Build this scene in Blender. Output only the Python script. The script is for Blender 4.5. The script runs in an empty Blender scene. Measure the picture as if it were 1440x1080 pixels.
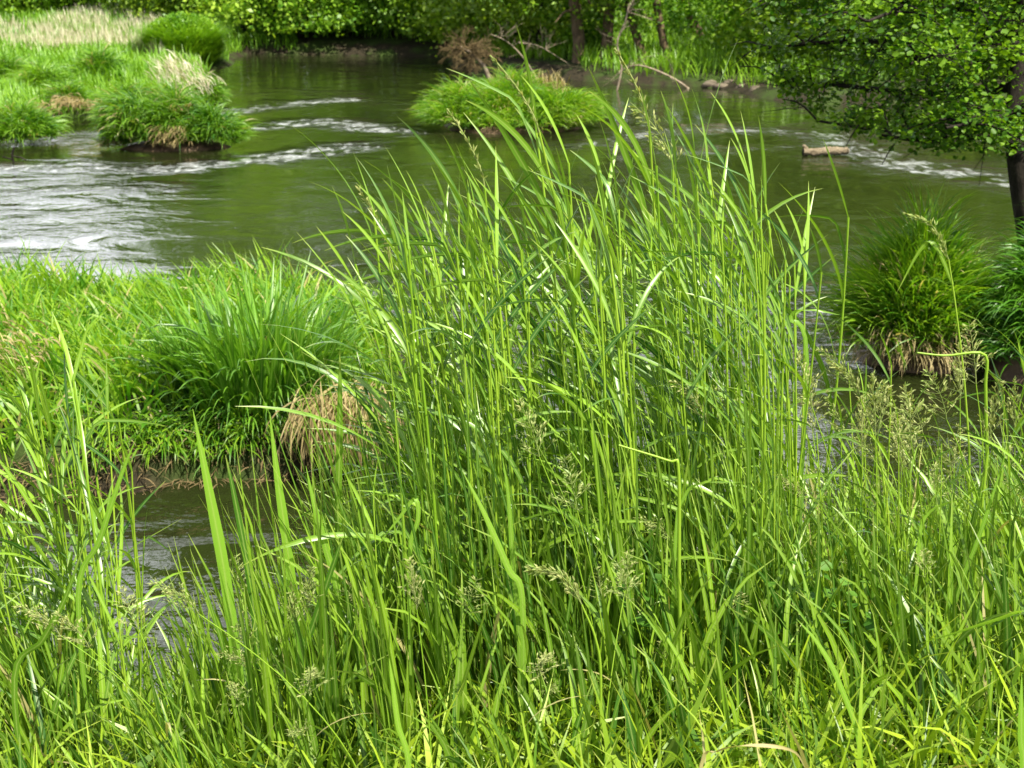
import bpy, math, numpy as np
R = math.radians
# ------------------------------------------------------------------ camera, world, sun, exposure
scene = bpy.context.scene
C = scene.collection
CAMZ, PITCH, FPX = 2.6, R(16.7), 2000.0
cd = bpy.data.cameras.new('camera'); cam = bpy.data.objects.new('camera', cd); C.objects.link(cam)
cd.lens = 50; cd.sensor_width = 36; cd.clip_start = 0.05; cd.clip_end = 2000
cam.location = (0, 0, CAMZ); cam.rotation_euler = (R(90) - PITCH, 0, 0)
cd.dof.use_dof = True; cd.dof.focus_distance = 3.6; cd.dof.aperture_fstop = 9.0
scene.camera = cam
SUN_DIR = np.array([0.42, -0.46, 1.0]); SUN_DIR /= np.linalg.norm(SUN_DIR)
sl = bpy.data.lights.new('sun', 'SUN'); sun = bpy.data.objects.new('sun', sl); C.objects.link(sun)
sl.energy = 5.0; sl.angle = R(0.55); sl.color = (1.0, 0.94, 0.80)
from mathutils import Vector
sun.rotation_euler = Vector(SUN_DIR.tolist()).to_track_quat('Z', 'Y').to_euler()
world = bpy.data.worlds.new('World'); scene.world = world; world.use_nodes = True
wn = world.node_tree; wn.nodes.clear()
wo = wn.nodes.new('ShaderNodeOutputWorld'); wb = wn.nodes.new('ShaderNodeBackground')
sky = wn.nodes.new('ShaderNodeTexSky'); sky.sky_type = 'NISHITA'; sky.sun_disc = False
sky.sun_elevation = math.asin(SUN_DIR[2]); sky.sun_rotation = math.atan2(SUN_DIR[0], SUN_DIR[1])
sky.air_density = 1.0; sky.dust_density = 1.5
wt = wn.nodes.new('ShaderNodeTexCoord'); wm = wn.nodes.new('ShaderNodeMapping'); wm.inputs['Scale'].default_value = (1.0, 1.0, 2.2)
wz = wn.nodes.new('ShaderNodeTexNoise'); wz.inputs['Scale'].default_value = 2.6; wz.inputs['Detail'].default_value = 7; wz.inputs['Roughness'].default_value = 0.55
wr = wn.nodes.new('ShaderNodeValToRGB'); wr.color_ramp.elements[0].position = 0.32; wr.color_ramp.elements[1].position = 0.52
wx = wn.nodes.new('ShaderNodeMix'); wx.data_type = 'RGBA'; wx.inputs[7].default_value = (19.0, 19.5, 20.5, 1)
L = wn.links.new
L(wt.outputs['Generated'], wm.inputs[0]); L(wm.outputs[0], wz.inputs['Vector']); L(wz.outputs[0], wr.inputs[0])
L(wr.outputs[0], wx.inputs[0]); L(sky.outputs[0], wx.inputs[6]); L(wx.outputs[2], wb.inputs[0]); wb.inputs[1].default_value = 0.085
wv = wn.nodes.new('ShaderNodeVectorMath'); wv.operation = 'DOT_PRODUCT'; wv.inputs[1].default_value = (-.10, .93, .35); L(wt.outputs['Generated'], wv.inputs[0])   # brighter cloud added low in the north so the water mirrors white
wp = wn.nodes.new('ShaderNodeMapRange'); wp.interpolation_type = 'SMOOTHSTEP'; wp.inputs[1].default_value = .62; wp.inputs[2].default_value = .94; L(wv.outputs['Value'], wp.inputs[0])
wc = wn.nodes.new('ShaderNodeMix'); wc.data_type = 'RGBA'; wc.inputs[6].default_value = (5.5, 5.7, 6.2, 1); wc.inputs[7].default_value = (20.0, 20.4, 21.2, 1); L(wp.outputs[0], wc.inputs[0]); L(wc.outputs[2], wx.inputs[7])
L(wb.outputs[0], wo.inputs[0])
vs = scene.view_settings; vs.view_transform = 'Standard'; vs.look = 'None'; vs.exposure = 1.0; vs.gamma = 1; vs.use_curve_mapping = False
cy = scene.cycles; cy.max_bounces = 7; cy.diffuse_bounces = 2; cy.glossy_bounces = 3; cy.transmission_bounces = 5
cy.transparent_max_bounces = 4; cy.caustics_reflective = False; cy.caustics_refractive = False; cy.sample_clamp_indirect = 6

# ------------------------------------------------------------------ helpers
rng = np.random.default_rng(7)
CT, ST = math.cos(PITCH), math.sin(PITCH)
def ray(px, py):
    u = (px - 720) / FPX; v = (540 - py) / FPX
    return np.array([u, CT + v * ST, -ST + v * CT])
def W(px, py, z=0.0):                       # where a sight line meets the level z
    d = ray(px, py); k = (z - CAMZ) / d[2]
    return np.array([d[0] * k, d[1] * k, z])
def P(px, py, Y):                           # where it meets the plane y = Y
    d = ray(px, py); k = Y / d[1]
    return np.array([d[0] * k, Y, CAMZ + d[2] * k])
def pix(p):
    p = np.asarray(p, float); x, y, z = p[..., 0], p[..., 1], p[..., 2] - CAMZ
    f = y * CT - z * ST; v = y * ST + z * CT
    return 720 + FPX * x / f, 540 - FPX * v / f

class Geo:
    def __init__(s): s.v = []; s.f = []; s.t = []; s.a = []; s.r = []; s.n = 0
    def add(s, v, f, tint=0.5, along=0.5, rib=0.0):
        v = np.asarray(v, float).reshape(-1, 3); f = np.asarray(f, int).reshape(-1, 4)
        s.v.append(v); s.f.append(f + s.n); m = len(v); s.n += m; s.r.append(np.broadcast_to(np.asarray(rib, float), (m,)).copy())
        s.t.append(np.broadcast_to(np.asarray(tint, float), (m,)).copy() if np.ndim(tint) < 2 else np.asarray(tint).reshape(-1))
        s.a.append(np.broadcast_to(np.asarray(along, float), (m,)).copy() if np.ndim(along) < 2 else np.asarray(along).reshape(-1))
    def build(s, name, mat, parent=None, smooth=True):
        v = np.concatenate(s.v); f = np.concatenate(s.f)
        me = bpy.data.meshes.new(name)
        me.vertices.add(len(v)); me.vertices.foreach_set('co', v.astype(np.float32).ravel())
        me.loops.add(f.size); me.loops.foreach_set('vertex_index', f.astype(np.int32).ravel())
        me.polygons.add(len(f)); me.polygons.foreach_set('loop_start', np.arange(0, f.size, 4, dtype=np.int32))
        if smooth: me.polygons.foreach_set('use_smooth', np.ones(len(f), bool))
        for nm, arr in (('tint', s.t), ('along', s.a), ('rib', s.r)):
            at = me.attributes.new(nm, 'FLOAT', 'POINT'); at.data.foreach_set('value', np.concatenate(arr).astype(np.float32))
        me.update(calc_edges=True)
        if mat: me.materials.append(mat)
        o = bpy.data.objects.new(name, me); C.objects.link(o)
        if parent: o.parent = parent
        return o
def tag(o, label=None, cat=None, group=None, kind=None):
    if label: o['label'] = label
    if cat: o['category'] = cat
    if group: o['group'] = group
    if kind: o['kind'] = kind
    return o
def empty(name, loc=(0, 0, 0)):
    o = bpy.data.objects.new(name, None); C.objects.link(o); o.location = tuple(float(q) for q in loc); o.empty_display_size = 0.1
    return o
def U(a, b, n=None, r=None): return (r or rng).uniform(a, b, n)

def profile(s, kind):
    if kind == 'blade': return np.clip(np.minimum(0.55 + 1.6 * s, 1.0), 0, 1) * np.clip((1 - s) * 2.6, 0.02, 1) ** 0.8
    if kind == 'taper': return np.clip(1 - s, 0.03, 1) ** 0.6
    if kind == 'lance': return np.clip(np.sin(np.pi * np.clip(s * 0.93 + 0.05, 0, 1)), 0.03, 1) ** 0.6
    return np.ones_like(s)
def ribbons(g, base, Ln, Wd, az, e0, e1, segs=5, daz=0.0, tw0=0.0, tw=0.0, fold=0.0, kind='blade', p=1.3, tint=None, kink=None):
    """many grass blades at once: elevation goes e0 -> e1 along the blade"""
    N = len(base); S = segs + 1
    A = lambda q: np.broadcast_to(np.asarray(q, float), (N,))[:, None]
    s = np.linspace(0, 1, S)[None, :]
    el = A(e0) + (A(e1) - A(e0)) * s ** A(p)
    if kink is not None:
        el = np.where(s > kink[0][:, None], el - kink[1][:, None], el)
    azs = A(az) + A(daz) * s
    d = np.stack([np.cos(el) * np.cos(azs), np.cos(el) * np.sin(azs), np.sin(el)], -1)
    step = (d[:, :-1] + d[:, 1:]) / 2 * (A(Ln) / segs)[:, :, None]
    pos = np.concatenate([np.zeros((N, 1, 3)), np.cumsum(step, 1)], 1) + np.asarray(base)[:, None, :]
    side = np.stack([-np.sin(azs), np.cos(azs), np.zeros_like(azs)], -1)
    nrm = np.cross(d, side); ta = (A(tw0) + A(tw) * s)[:, :, None]
    sd = side * np.cos(ta) + nrm * np.sin(ta); nn = np.cross(d, sd)
    w = (A(Wd) * profile(s, kind))[:, :, None] / 2
    if tint is None: tint = U(0, 1, N)
    if fold > 0:
        v = np.stack([pos - sd * w, pos - nn * w * fold, pos + sd * w], 2); K = 3
    else:
        v = np.stack([pos - sd * w, pos + sd * w], 2); K = 2
    idx = np.arange(N * S * K).reshape(N, S, K)
    fs = [np.stack([idx[:, :-1, k], idx[:, :-1, k + 1], idx[:, 1:, k + 1], idx[:, 1:, k]], -1).reshape(-1, 4) for k in range(K - 1)]
    g.add(v.reshape(-1, 3), np.concatenate(fs), np.repeat(tint, S * K), np.broadcast_to(s[:, :, None], (N, S, K)).reshape(-1).copy(), np.tile([0., 1., 0.], N * S) if K == 3 else 0.0)
    return pos
def spline(pts, n):
    pts = np.asarray(pts, float); m = len(pts)
    if m == 2: return pts[0] + (pts[1] - pts[0]) * np.linspace(0, 1, n)[:, None]
    q = np.vstack([2 * pts[0] - pts[1], pts, 2 * pts[-1] - pts[-2]])
    out = []
    for t in np.linspace(0, m - 1 - 1e-9, n):
        i = int(t); f = t - i; a, b, c, d = q[i], q[i + 1], q[i + 2], q[i + 3]
        out.append(0.5 * ((2 * b) + (c - a) * f + (2 * a - 5 * b + 4 * c - d) * f * f + (-a + 3 * b - 3 * c + d) * f ** 3))
    return np.array(out)
def ribbon_path(g, path, w, tint=0.5, side=None, fold=0.25, kind='blade', twist=0.0):
    path = np.asarray(path, float); n = len(path); d = np.gradient(path, axis=0); d /= np.linalg.norm(d, axis=1)[:, None] + 1e-9
    s0 = np.array([1.0, 0.15, 0.0]) if side is None else np.asarray(side, float)
    sd = s0[None, :] - d * (d @ s0)[:, None]; sd /= np.linalg.norm(sd, axis=1)[:, None] + 1e-9
    nn = np.cross(d, sd); s = np.linspace(0, 1, n); a = (twist * s)[:, None]
    sd, nn = sd * np.cos(a) + nn * np.sin(a), nn * np.cos(a) - sd * np.sin(a)
    ww = (w * profile(s, kind))[:, None] / 2
    v = np.stack([path - sd * ww, path - nn * ww * fold, path + sd * ww], 1)
    i = np.arange(n * 3).reshape(n, 3)
    f = np.concatenate([np.stack([i[:-1, k], i[:-1, k + 1], i[1:, k + 1], i[1:, k]], -1) for k in (0, 1)])
    g.add(v.reshape(-1, 3), f, tint, np.repeat(s, 3), np.tile([0., 1., 0.], n))
def tube(g, path, rad, sides=6, tint=0.5, cap=False):
    path = np.asarray(path, float); n = len(path); rad = np.broadcast_to(np.asarray(rad, float), (n,))
    d = np.gradient(path, axis=0); d /= np.linalg.norm(d, axis=1)[:, None] + 1e-9
    ref = np.array([0.0, 1.0, 0.0]) if abs(d[0][1]) < 0.8 else np.array([1.0, 0, 0])
    x = np.cross(d, ref); x /= np.linalg.norm(x, axis=1)[:, None] + 1e-9; y = np.cross(d, x)
    a = np.linspace(0, 2 * np.pi, sides, endpoint=False)
    v = path[:, None, :] + rad[:, None, None] * (x[:, None, :] * np.cos(a)[None, :, None] + y[:, None, :] * np.sin(a)[None, :, None])
    i = np.arange(n * sides).reshape(n, sides); j = np.roll(i, -1, 1)
    f = np.stack([i[:-1], j[:-1], j[1:], i[1:]], -1).reshape(-1, 4)
    g.add(v.reshape(-1, 3), f, tint, np.repeat(np.linspace(0, 1, n), sides))
def leaves(g, pos, size, r, up=0.4, round_=False, tint=None, droop=0.0):
    """one small folded leaf at each point"""
    N = len(pos); size = np.broadcast_to(np.asarray(size, float), (N,))
    nrm = r.normal(size=(N, 3)); nrm[:, 2] += up * 2.2; nrm /= np.linalg.norm(nrm, axis=1)[:, None]
    t = r.normal(size=(N, 3)); t[:, 2] -= droop; t -= nrm * np.sum(t * nrm, 1)[:, None]; t /= np.linalg.norm(t, axis=1)[:, None] + 1e-9
    b = np.cross(nrm, t)
    if round_:
        o = np.array([[0, 0, 0], [.28, .34, .12], [.72, .36, .12], [1, .0, 0], [.72, -.36, .12], [.28, -.34, .12], [.5, 0, 0]])
        fc = np.array([[0, 1, 2, 6], [6, 2, 3, 3], [0, 6, 4, 5], [6, 3, 4, 4]])
        fc = np.array([[0, 6, 2, 1], [0, 5, 4, 6]]); o2 = o.copy()
        o2[6] = [.95, 0, -.02]; o = o2
        fc = np.array([[0, 6, 2, 1], [0, 5, 4, 6]])
    else:
        o = np.array([[0, 0, 0], [.5, .33, .1], [1, 0, 0], [.5, -.33, .1]]); fc = np.array([[0, 3, 2, 1]])
    v = pos[:, None, :] + size[:, None, None] * (o[None, :, 0:1] * t[:, None] + o[None, :, 1:2] * b[:, None] + o[None, :, 2:3] * nrm[:, None])
    K = len(o); f = (np.arange(N) * K)[:, None, None] + fc[None]
    if tint is None: tint = r.uniform(0, 1, N)
    g.add(v.reshape(-1, 3), f.reshape(-1, 4), np.repeat(tint, K), 0.3)

# ------------------------------------------------------------------ materials
def nodes(name):
    m = bpy.data.materials.new(name); m.use_nodes = True; nt = m.node_tree
    return m, nt, nt.nodes, nt.links.new, nt.nodes['Principled BSDF'], nt.nodes['Material Output']
def leaf_mat(name, c0, c1, tip=None, transl=0.35, rough=0.42, spec=0.45, tipat=0.86, var=0.35, old=None, oldat=0.93):
    m, nt, N, K, bs, out = nodes(name)
    at = N.new('ShaderNodeAttribute'); at.attribute_name = 'tint'
    oi = N.new('ShaderNodeObjectInfo')
    ma = N.new('ShaderNodeMath'); ma.operation = 'MULTIPLY_ADD'; K(oi.outputs['Random'], ma.inputs[0]); ma.inputs[1].default_value = var; ma.inputs[2].default_value = -var / 2
    ad = N.new('ShaderNodeMath'); ad.operation = 'ADD'; ad.use_clamp = True; K(at.outputs['Fac'], ad.inputs[0]); K(ma.outputs[0], ad.inputs[1])
    mx = N.new('ShaderNodeMix'); mx.data_type = 'RGBA'; mx.inputs[6].default_value = (*c0, 1); mx.inputs[7].default_value = (*c1, 1); K(ad.outputs[0], mx.inputs[0])
    col = mx.outputs[2]
    if old:
        gt = N.new('ShaderNodeMath'); gt.operation = 'GREATER_THAN'; gt.inputs[1].default_value = oldat; K(at.outputs['Fac'], gt.inputs[0])
        mo = N.new('ShaderNodeMix'); mo.data_type = 'RGBA'; mo.inputs[7].default_value = (*old, 1); K(gt.outputs[0], mo.inputs[0]); K(col, mo.inputs[6]); col = mo.outputs[2]
    if tip:
        al = N.new('ShaderNodeAttribute'); al.attribute_name = 'along'
        mr = N.new('ShaderNodeMapRange'); mr.inputs[1].default_value = tipat; mr.inputs[2].default_value = 1.0; mr.inputs[4].default_value = 0.8; K(al.outputs['Fac'], mr.inputs[0])
        mt = N.new('ShaderNodeMix'); mt.data_type = 'RGBA'; mt.inputs[7].default_value = (*tip, 1); K(mr.outputs[0], mt.inputs[0]); K(col, mt.inputs[6]); col = mt.outputs[2]
    ri = N.new('ShaderNodeAttribute'); ri.attribute_name = 'rib'; rp = N.new('ShaderNodeMath'); rp.operation = 'POWER'; rp.inputs[1].default_value = 7; K(ri.outputs['Fac'], rp.inputs[0])
    rs = N.new('ShaderNodeMath'); rs.operation = 'MULTIPLY'; rs.inputs[1].default_value = .55; K(rp.outputs[0], rs.inputs[0])
    rm = N.new('ShaderNodeMix'); rm.data_type = 'RGBA'; rm.inputs[7].default_value = (.42, .52, .16, 1); K(rs.outputs[0], rm.inputs[0]); K(col, rm.inputs[6]); col = rm.outputs[2]
    K(col, bs.inputs['Base Color']); bs.inputs['Roughness'].default_value = rough; bs.inputs['Specular IOR Level'].default_value = spec
    tr = N.new('ShaderNodeBsdfTranslucent'); hs = N.new('ShaderNodeMix'); hs.data_type = 'RGBA'; hs.blend_type = 'MULTIPLY'; hs.inputs[0].default_value = 1
    hs.inputs[7].default_value = (1.3, 1.3, 0.5, 1); K(col, hs.inputs[6]); K(hs.outputs[2], tr.inputs[0])
    ms = N.new('ShaderNodeMixShader'); ms.inputs[0].default_value = transl; K(bs.outputs[0], ms.inputs[1]); K(tr.outputs[0], ms.inputs[2]); K(ms.outputs[0], out.inputs[0])
    return m
def noisy_mat(name, c0, c1, scale=6, rough=0.9, bump=0.3, stretch=(1, 1, 1), spec=0.2, c2=None, scale2=1.2):
    m, nt, N, K, bs, out = nodes(name)
    tc = N.new('ShaderNodeNewGeometry'); mp = N.new('ShaderNodeMapping'); mp.inputs['Scale'].default_value = stretch; K(tc.outputs['Position'], mp.inputs[0])
    nz = N.new('ShaderNodeTexNoise'); nz.inputs['Scale'].default_value = scale; nz.inputs['Detail'].default_value = 8; nz.inputs['Roughness'].default_value = .65; K(mp.outputs[0], nz.inputs['Vector'])
    cr = N.new('ShaderNodeValToRGB'); cr.color_ramp.elements[0].position = .32; cr.color_ramp.elements[1].position = .68
    cr.color_ramp.elements[0].color = (*c0, 1); cr.color_ramp.elements[1].color = (*c1, 1); K(nz.outputs[0], cr.inputs[0]); col = cr.outputs[0]
    if c2:
        n2 = N.new('ShaderNodeTexNoise'); n2.inputs['Scale'].default_value = scale2; n2.inputs['Detail'].default_value = 5; K(tc.outputs['Position'], n2.inputs['Vector'])
        r2 = N.new('ShaderNodeValToRGB'); r2.color_ramp.elements[0].position = .45; r2.color_ramp.elements[1].position = .6; K(n2.outputs[0], r2.inputs[0])
        mx = N.new('ShaderNodeMix'); mx.data_type = 'RGBA'; mx.inputs[7].default_value = (*c2, 1); K(r2.outputs[0], mx.inputs[0]); K(col, mx.inputs[6]); col = mx.outputs[2]
    K(col, bs.inputs['Base Color']); bs.inputs['Roughness'].default_value = rough; bs.inputs['Specular IOR Level'].default_value = spec
    bp = N.new('ShaderNodeBump'); bp.inputs['Strength'].default_value = bump; bp.inputs['Distance'].default_value = .03; K(nz.outputs[0], bp.inputs['Height']); K(bp.outputs[0], bs.inputs['Normal'])
    return m
M = {}
M['reed'] = leaf_mat('reed leaf green', (.026, .11, .009), (.24, .42, .028), tip=(.34, .40, .08), transl=.28, rough=.36, spec=.6, var=.5)
M['reedstem'] = leaf_mat('reed stem yellow green', (.20, .40, .02), (.36, .52, .05), transl=.25, rough=.35, var=.5)
M['short'] = leaf_mat('short bank grass', (.03, .12, .008), (.36, .50, .025), tip=(.38, .42, .08), transl=.30, rough=.42, old=(.42, .38, .16), oldat=.94)
M['long'] = leaf_mat('long bank grass', (.022, .10, .009), (.22, .38, .022), tip=(.32, .40, .08), transl=.28, rough=.38, spec=.5, old=(.40, .36, .15), oldat=.975)
M['broad'] = leaf_mat('broad blade', (.13, .30, .025), (.26, .46, .05), transl=.45, rough=.33, spec=.5, var=.2)
M['islet'] = leaf_mat('islet grass', (.035, .14, .008), (.24, .44, .022), tip=(.26, .42, .05), transl=.38, old=(.44, .38, .18), oldat=.985)
M['sunny'] = leaf_mat('bright islet grass', (.07, .22, .010), (.32, .50, .025), tip=(.32, .45, .08), transl=.42, old=(.48, .42, .2), oldat=.97)
M['sedge'] = leaf_mat('dark sedge', (.03, .13, .010), (.14, .33, .018), transl=.35, rough=.36, spec=.5)
M['shade'] = leaf_mat('shaded islet grass', (.07, .22, .010), (.26, .46, .02), transl=.38, old=(.46, .38, .17), oldat=.965)
M['meadow'] = leaf_mat('far meadow grass', (.08, .23, .010), (.23, .42, .025), transl=.4, old=(.5, .46, .25), oldat=.94)
M['straw'] = leaf_mat('dry straw', (.20, .15, .06), (.46, .38, .18), transl=.25, rough=.6, spec=.3)
M['pale'] = leaf_mat('pale dead reed', (.40, .36, .24), (.74, .70, .56), transl=.3, rough=.6, spec=.3)
M['seed'] = leaf_mat('grass spikelets', (.20, .30, .06), (.46, .46, .20), transl=.3, rough=.6, spec=.3)
M['alder'] = leaf_mat('alder leaves', (.030, .11, .006), (.20, .36, .014), transl=.38, rough=.5, spec=.3, var=.0)
M['willow'] = leaf_mat('willow leaves', (.09, .20, .010), (.30, .44, .03), transl=.38, rough=.45)
M['bush'] = leaf_mat('bush leaves', (.08, .22, .010), (.27, .46, .03), transl=.38, rough=.45)
M['hazel'] = leaf_mat('light shrub leaves', (.10, .27, .012), (.42, .60, .06), transl=.38, rough=.42)
M['fartree'] = leaf_mat('far tree leaves', (.06, .17, .008), (.26, .43, .02), transl=.35, rough=.5)
M['weed'] = leaf_mat('weed leaves', (.05, .16, .008), (.12, .26, .015), transl=.35, rough=.6)
M['bark'] = noisy_mat('brown bark', (.05, .035, .022), (.20, .14, .085), 14, bump=.8, stretch=(1, 1, .25))
M['darkbark'] = noisy_mat('dark alder bark', (.010, .008, .006), (.042, .034, .026), 22, bump=.8, stretch=(1, 1, .4))
M['dead'] = noisy_mat('dead wood', (.20, .15, .10), (.42, .35, .26), 12, bump=.4)
M['brush'] = noisy_mat('dead brush twigs', (.09, .065, .03), (.22, .16, .075), 5, bump=.2)
M['logwood'] = noisy_mat('weathered log', (.10, .07, .04), (.40, .33, .22), 24, bump=.9, stretch=(.5, 3, 3))
M['mud'] = noisy_mat('wet mud', (.045, .028, .015), (.16, .105, .06), 7, rough=.65, bump=.8, spec=.4)
M['stone'] = noisy_mat('shore stone', (.07, .055, .04), (.20, .165, .12), 8, bump=.5)
M['ground'] = noisy_mat('ground', (.012, .010, .006), (.042, .033, .018), 16, bump=1.0, c2=(.035, .06, .010), scale2=1.6)

# water
def water_mat():
    m, nt, N, K, bs, out = nodes('river water')
    bs.inputs['Base Color'].default_value = (.022, .030, .007, 1); bs.inputs['Roughness'].default_value = .035; bs.inputs['IOR'].default_value = 1.40
    geo = N.new('ShaderNodeNewGeometry'); at = N.new('ShaderNodeAttribute'); at.attribute_name = 'tint'
    def noise(sc, st, det=3, rot=0.0, dist=0.0):
        mp = N.new('ShaderNodeMapping'); mp.inputs['Scale'].default_value = st; mp.inputs['Rotation'].default_value = (0, 0, rot); K(geo.outputs['Position'], mp.inputs[0])
        n = N.new('ShaderNodeTexNoise'); n.inputs['Scale'].default_value = sc; n.inputs['Detail'].default_value = det; n.inputs['Distortion'].default_value = dist; K(mp.outputs[0], n.inputs['Vector']); return n.outputs[0]
    def math_(op, a, b):
        q = N.new('ShaderNodeMath'); q.operation = op
        for i, x in enumerate((a, b)):
            if isinstance(x, (int, float)): q.inputs[i].default_value = x
            else: K(x, q.inputs[i])
        return q.outputs[0]
    fine = noise(24, (.85, 1.0, 1), 2, .12, .2); mid = noise(8.0, (.9, .85, 1), 3, .1, .4); big = noise(2.6, (1.1, .6, 1), 3)
    patch = noise(1.6, (.7, .9, 1), 5, .1, .6)
    mr = N.new('ShaderNodeMapRange'); mr.inputs[1].default_value = .40; mr.inputs[2].default_value = .60; mr.inputs[3].default_value = .35; mr.inputs[4].default_value = 1.6; K(patch, mr.inputs[0])
    amp = math_('MULTIPLY', at.outputs['Fac'], mr.outputs[0])
    h = math_('ADD', math_('MULTIPLY', math_('ADD', math_('MULTIPLY', fine, .20), math_('MULTIPLY', math_('ADD', mid, math_('MULTIPLY', big, 1.6)), .55)), amp), math_('MULTIPLY', big, .09))
    fo = noise(6, (1.1, .5, 1), 6, .1, .8); sky_streak = math_('MULTIPLY', math_('SUBTRACT', math_('ADD', math_('MULTIPLY', fo, 1.0), math_('MULTIPLY', amp, .16)), .58), 5.0)  # whitish streaks on the riffles: reflected sky painted into the base colour
    fm = N.new('ShaderNodeClamp'); K(math_('MULTIPLY', sky_streak, math_('GREATER_THAN', at.outputs['Fac'], .45)), fm.inputs[0])
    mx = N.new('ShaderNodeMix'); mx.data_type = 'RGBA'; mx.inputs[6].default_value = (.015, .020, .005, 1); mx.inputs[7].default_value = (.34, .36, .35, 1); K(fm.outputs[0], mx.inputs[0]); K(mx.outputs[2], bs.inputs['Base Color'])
    bp = N.new('ShaderNodeBump'); bp.inputs['Strength'].default_value = 1.0; bp.inputs['Distance'].default_value = .075; K(h, bp.inputs['Height']); K(bp.outputs[0], bs.inputs['Normal'])
    return m
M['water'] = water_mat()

# ------------------------------------------------------------------ terrain
def seg_dist(x, y, poly, closed=True):
    d = np.full(x.shape, 1e9); n = len(poly); ins = np.zeros(x.shape, bool)
    for i in range(n if closed else n - 1):
        (x0, y0), (x1, y1) = poly[i], poly[(i + 1) % n]
        dx, dy = x1 - x0, y1 - y0; t = np.clip(((x - x0) * dx + (y - y0) * dy) / (dx * dx + dy * dy + 1e-12), 0, 1)
        d = np.minimum(d, np.hypot(x - x0 - t * dx, y - y0 - t * dy))
        if closed and abs(dy) > 1e-12:
            c = ((y0 > y) != (y1 > y)) & (x < dx * (y - y0) / dy + x0); ins ^= c
    return np.where(ins, d, -d) if closed else d
def wob(x, y, f=1.0):
    return (np.sin(x * 1.7 * f + 1.3 * np.sin(y * 1.1 * f)) + np.sin(y * 2.3 * f + 1.7 * np.sin(x * 1.9 * f + 1)) + .6 * np.sin(x * 5.1 * f + y * 3.7 * f) + .4 * np.sin(x * 9.3 * f - y * 8.1 * f)) / 3
Wp = lambda *a: [tuple(W(px, py)[:2]) for px, py in a]
NEAR = [(-60, -60), (60, -60), (60, 5.0), (6, 5.0), (2.6, 4.85), (1.4, 4.7), (.6, 4.6), (-.2, 4.5), (-.7, 4.25), (-1.1, 3.95), (-1.7, 4.1), (-2.4, 4.6), (-6, 5.0), (-60, 6)]
LEFTP = [(-9, 6.2), (-3.2, 6.4), (-2.2, 6.7), (-1.6, 6.95), (-1.1, 7.0), (-.75, 7.05), (-.5, 7.45), (-.5, 8.6), (-.8, 9.4), (-1.6, 9.9), (-3, 10.2), (-9, 10.6)]
FAR = Wp((-700, 200), (-120, 192), (0, 189), (62, 187), (72, 172), (66, 160), (100, 156), (140, 158), (200, 158), (290, 150), (303, 140), (303, 108), (285, 97), (322, 95), (330, 82), (345, 76), (500, 78), (625, 81), (640, 98), (780, 110), (860, 117), (1000, 124), (1075, 138), (1150, 146), (1300, 150), (1600, 165), (2200, 190)) + [(90, 30), (200, 60), (200, 400), (-200, 400), (-200, 22)]
BED = -.45
def H(x, y):
    x = np.asarray(x, float); y = np.asarray(y, float)
    sn = seg_dist(x, y, NEAR) + .12 * wob(x, y); sl_ = seg_dist(x, y, LEFTP) + .10 * wob(x, y, 1.7); sf = seg_dist(x, y, FAR) + .15 * wob(x, y, .7)
    hn = np.where(sn > 0, 1.0 * (1 - np.exp(-(sn / 1.0) ** 1.3)), BED * (1 - np.exp(sn / .5)))
    hl = np.where(sl_ > 0, .30 * (1 - np.exp(-sl_ / .16)) + .03 * wob(x, y, 3), BED * (1 - np.exp(sl_ / .4)))
    rise = 6 * (1 - np.exp(-np.clip(y - 40, 0, 400) * np.where(x < -8, .008, .018)))
    hf = np.where(sf > 0, .22 * (1 - np.exp(-sf / .3)) + .25 * (1 - np.exp(-sf / 5)) + .08 * wob(x, y, .5) * (1 - np.exp(-sf)) + rise, BED * (1 - np.exp(sf / 1.0)))
    return np.maximum(np.maximum(hn, hl), hf)
g = Geo()
ys = np.concatenate([np.linspace(-60, 1, 30), np.linspace(1.2, 12, 150), np.geomspace(12.15, 60, 150), np.geomspace(61, 500, 40)])
ts = np.linspace(-1, 1, 261); ts = np.sign(ts) * (np.abs(ts) * .45 + np.abs(ts) ** 4 * 1.9)
YY, TT = np.meshgrid(ys, ts, indexing='ij'); XX = TT * (np.abs(YY) * 1.0 + 5)
ZZ = H(XX, YY); i = np.arange(ZZ.size).reshape(ZZ.shape)
g.add(np.stack([XX, YY, ZZ], -1), np.stack([i[:-1, :-1], i[:-1, 1:], i[1:, 1:], i[1:, :-1]], -1))
tag(g.build('ground', M['ground']), 'brown earth ground and river banks under the grass', 'ground', kind='structure')

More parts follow.
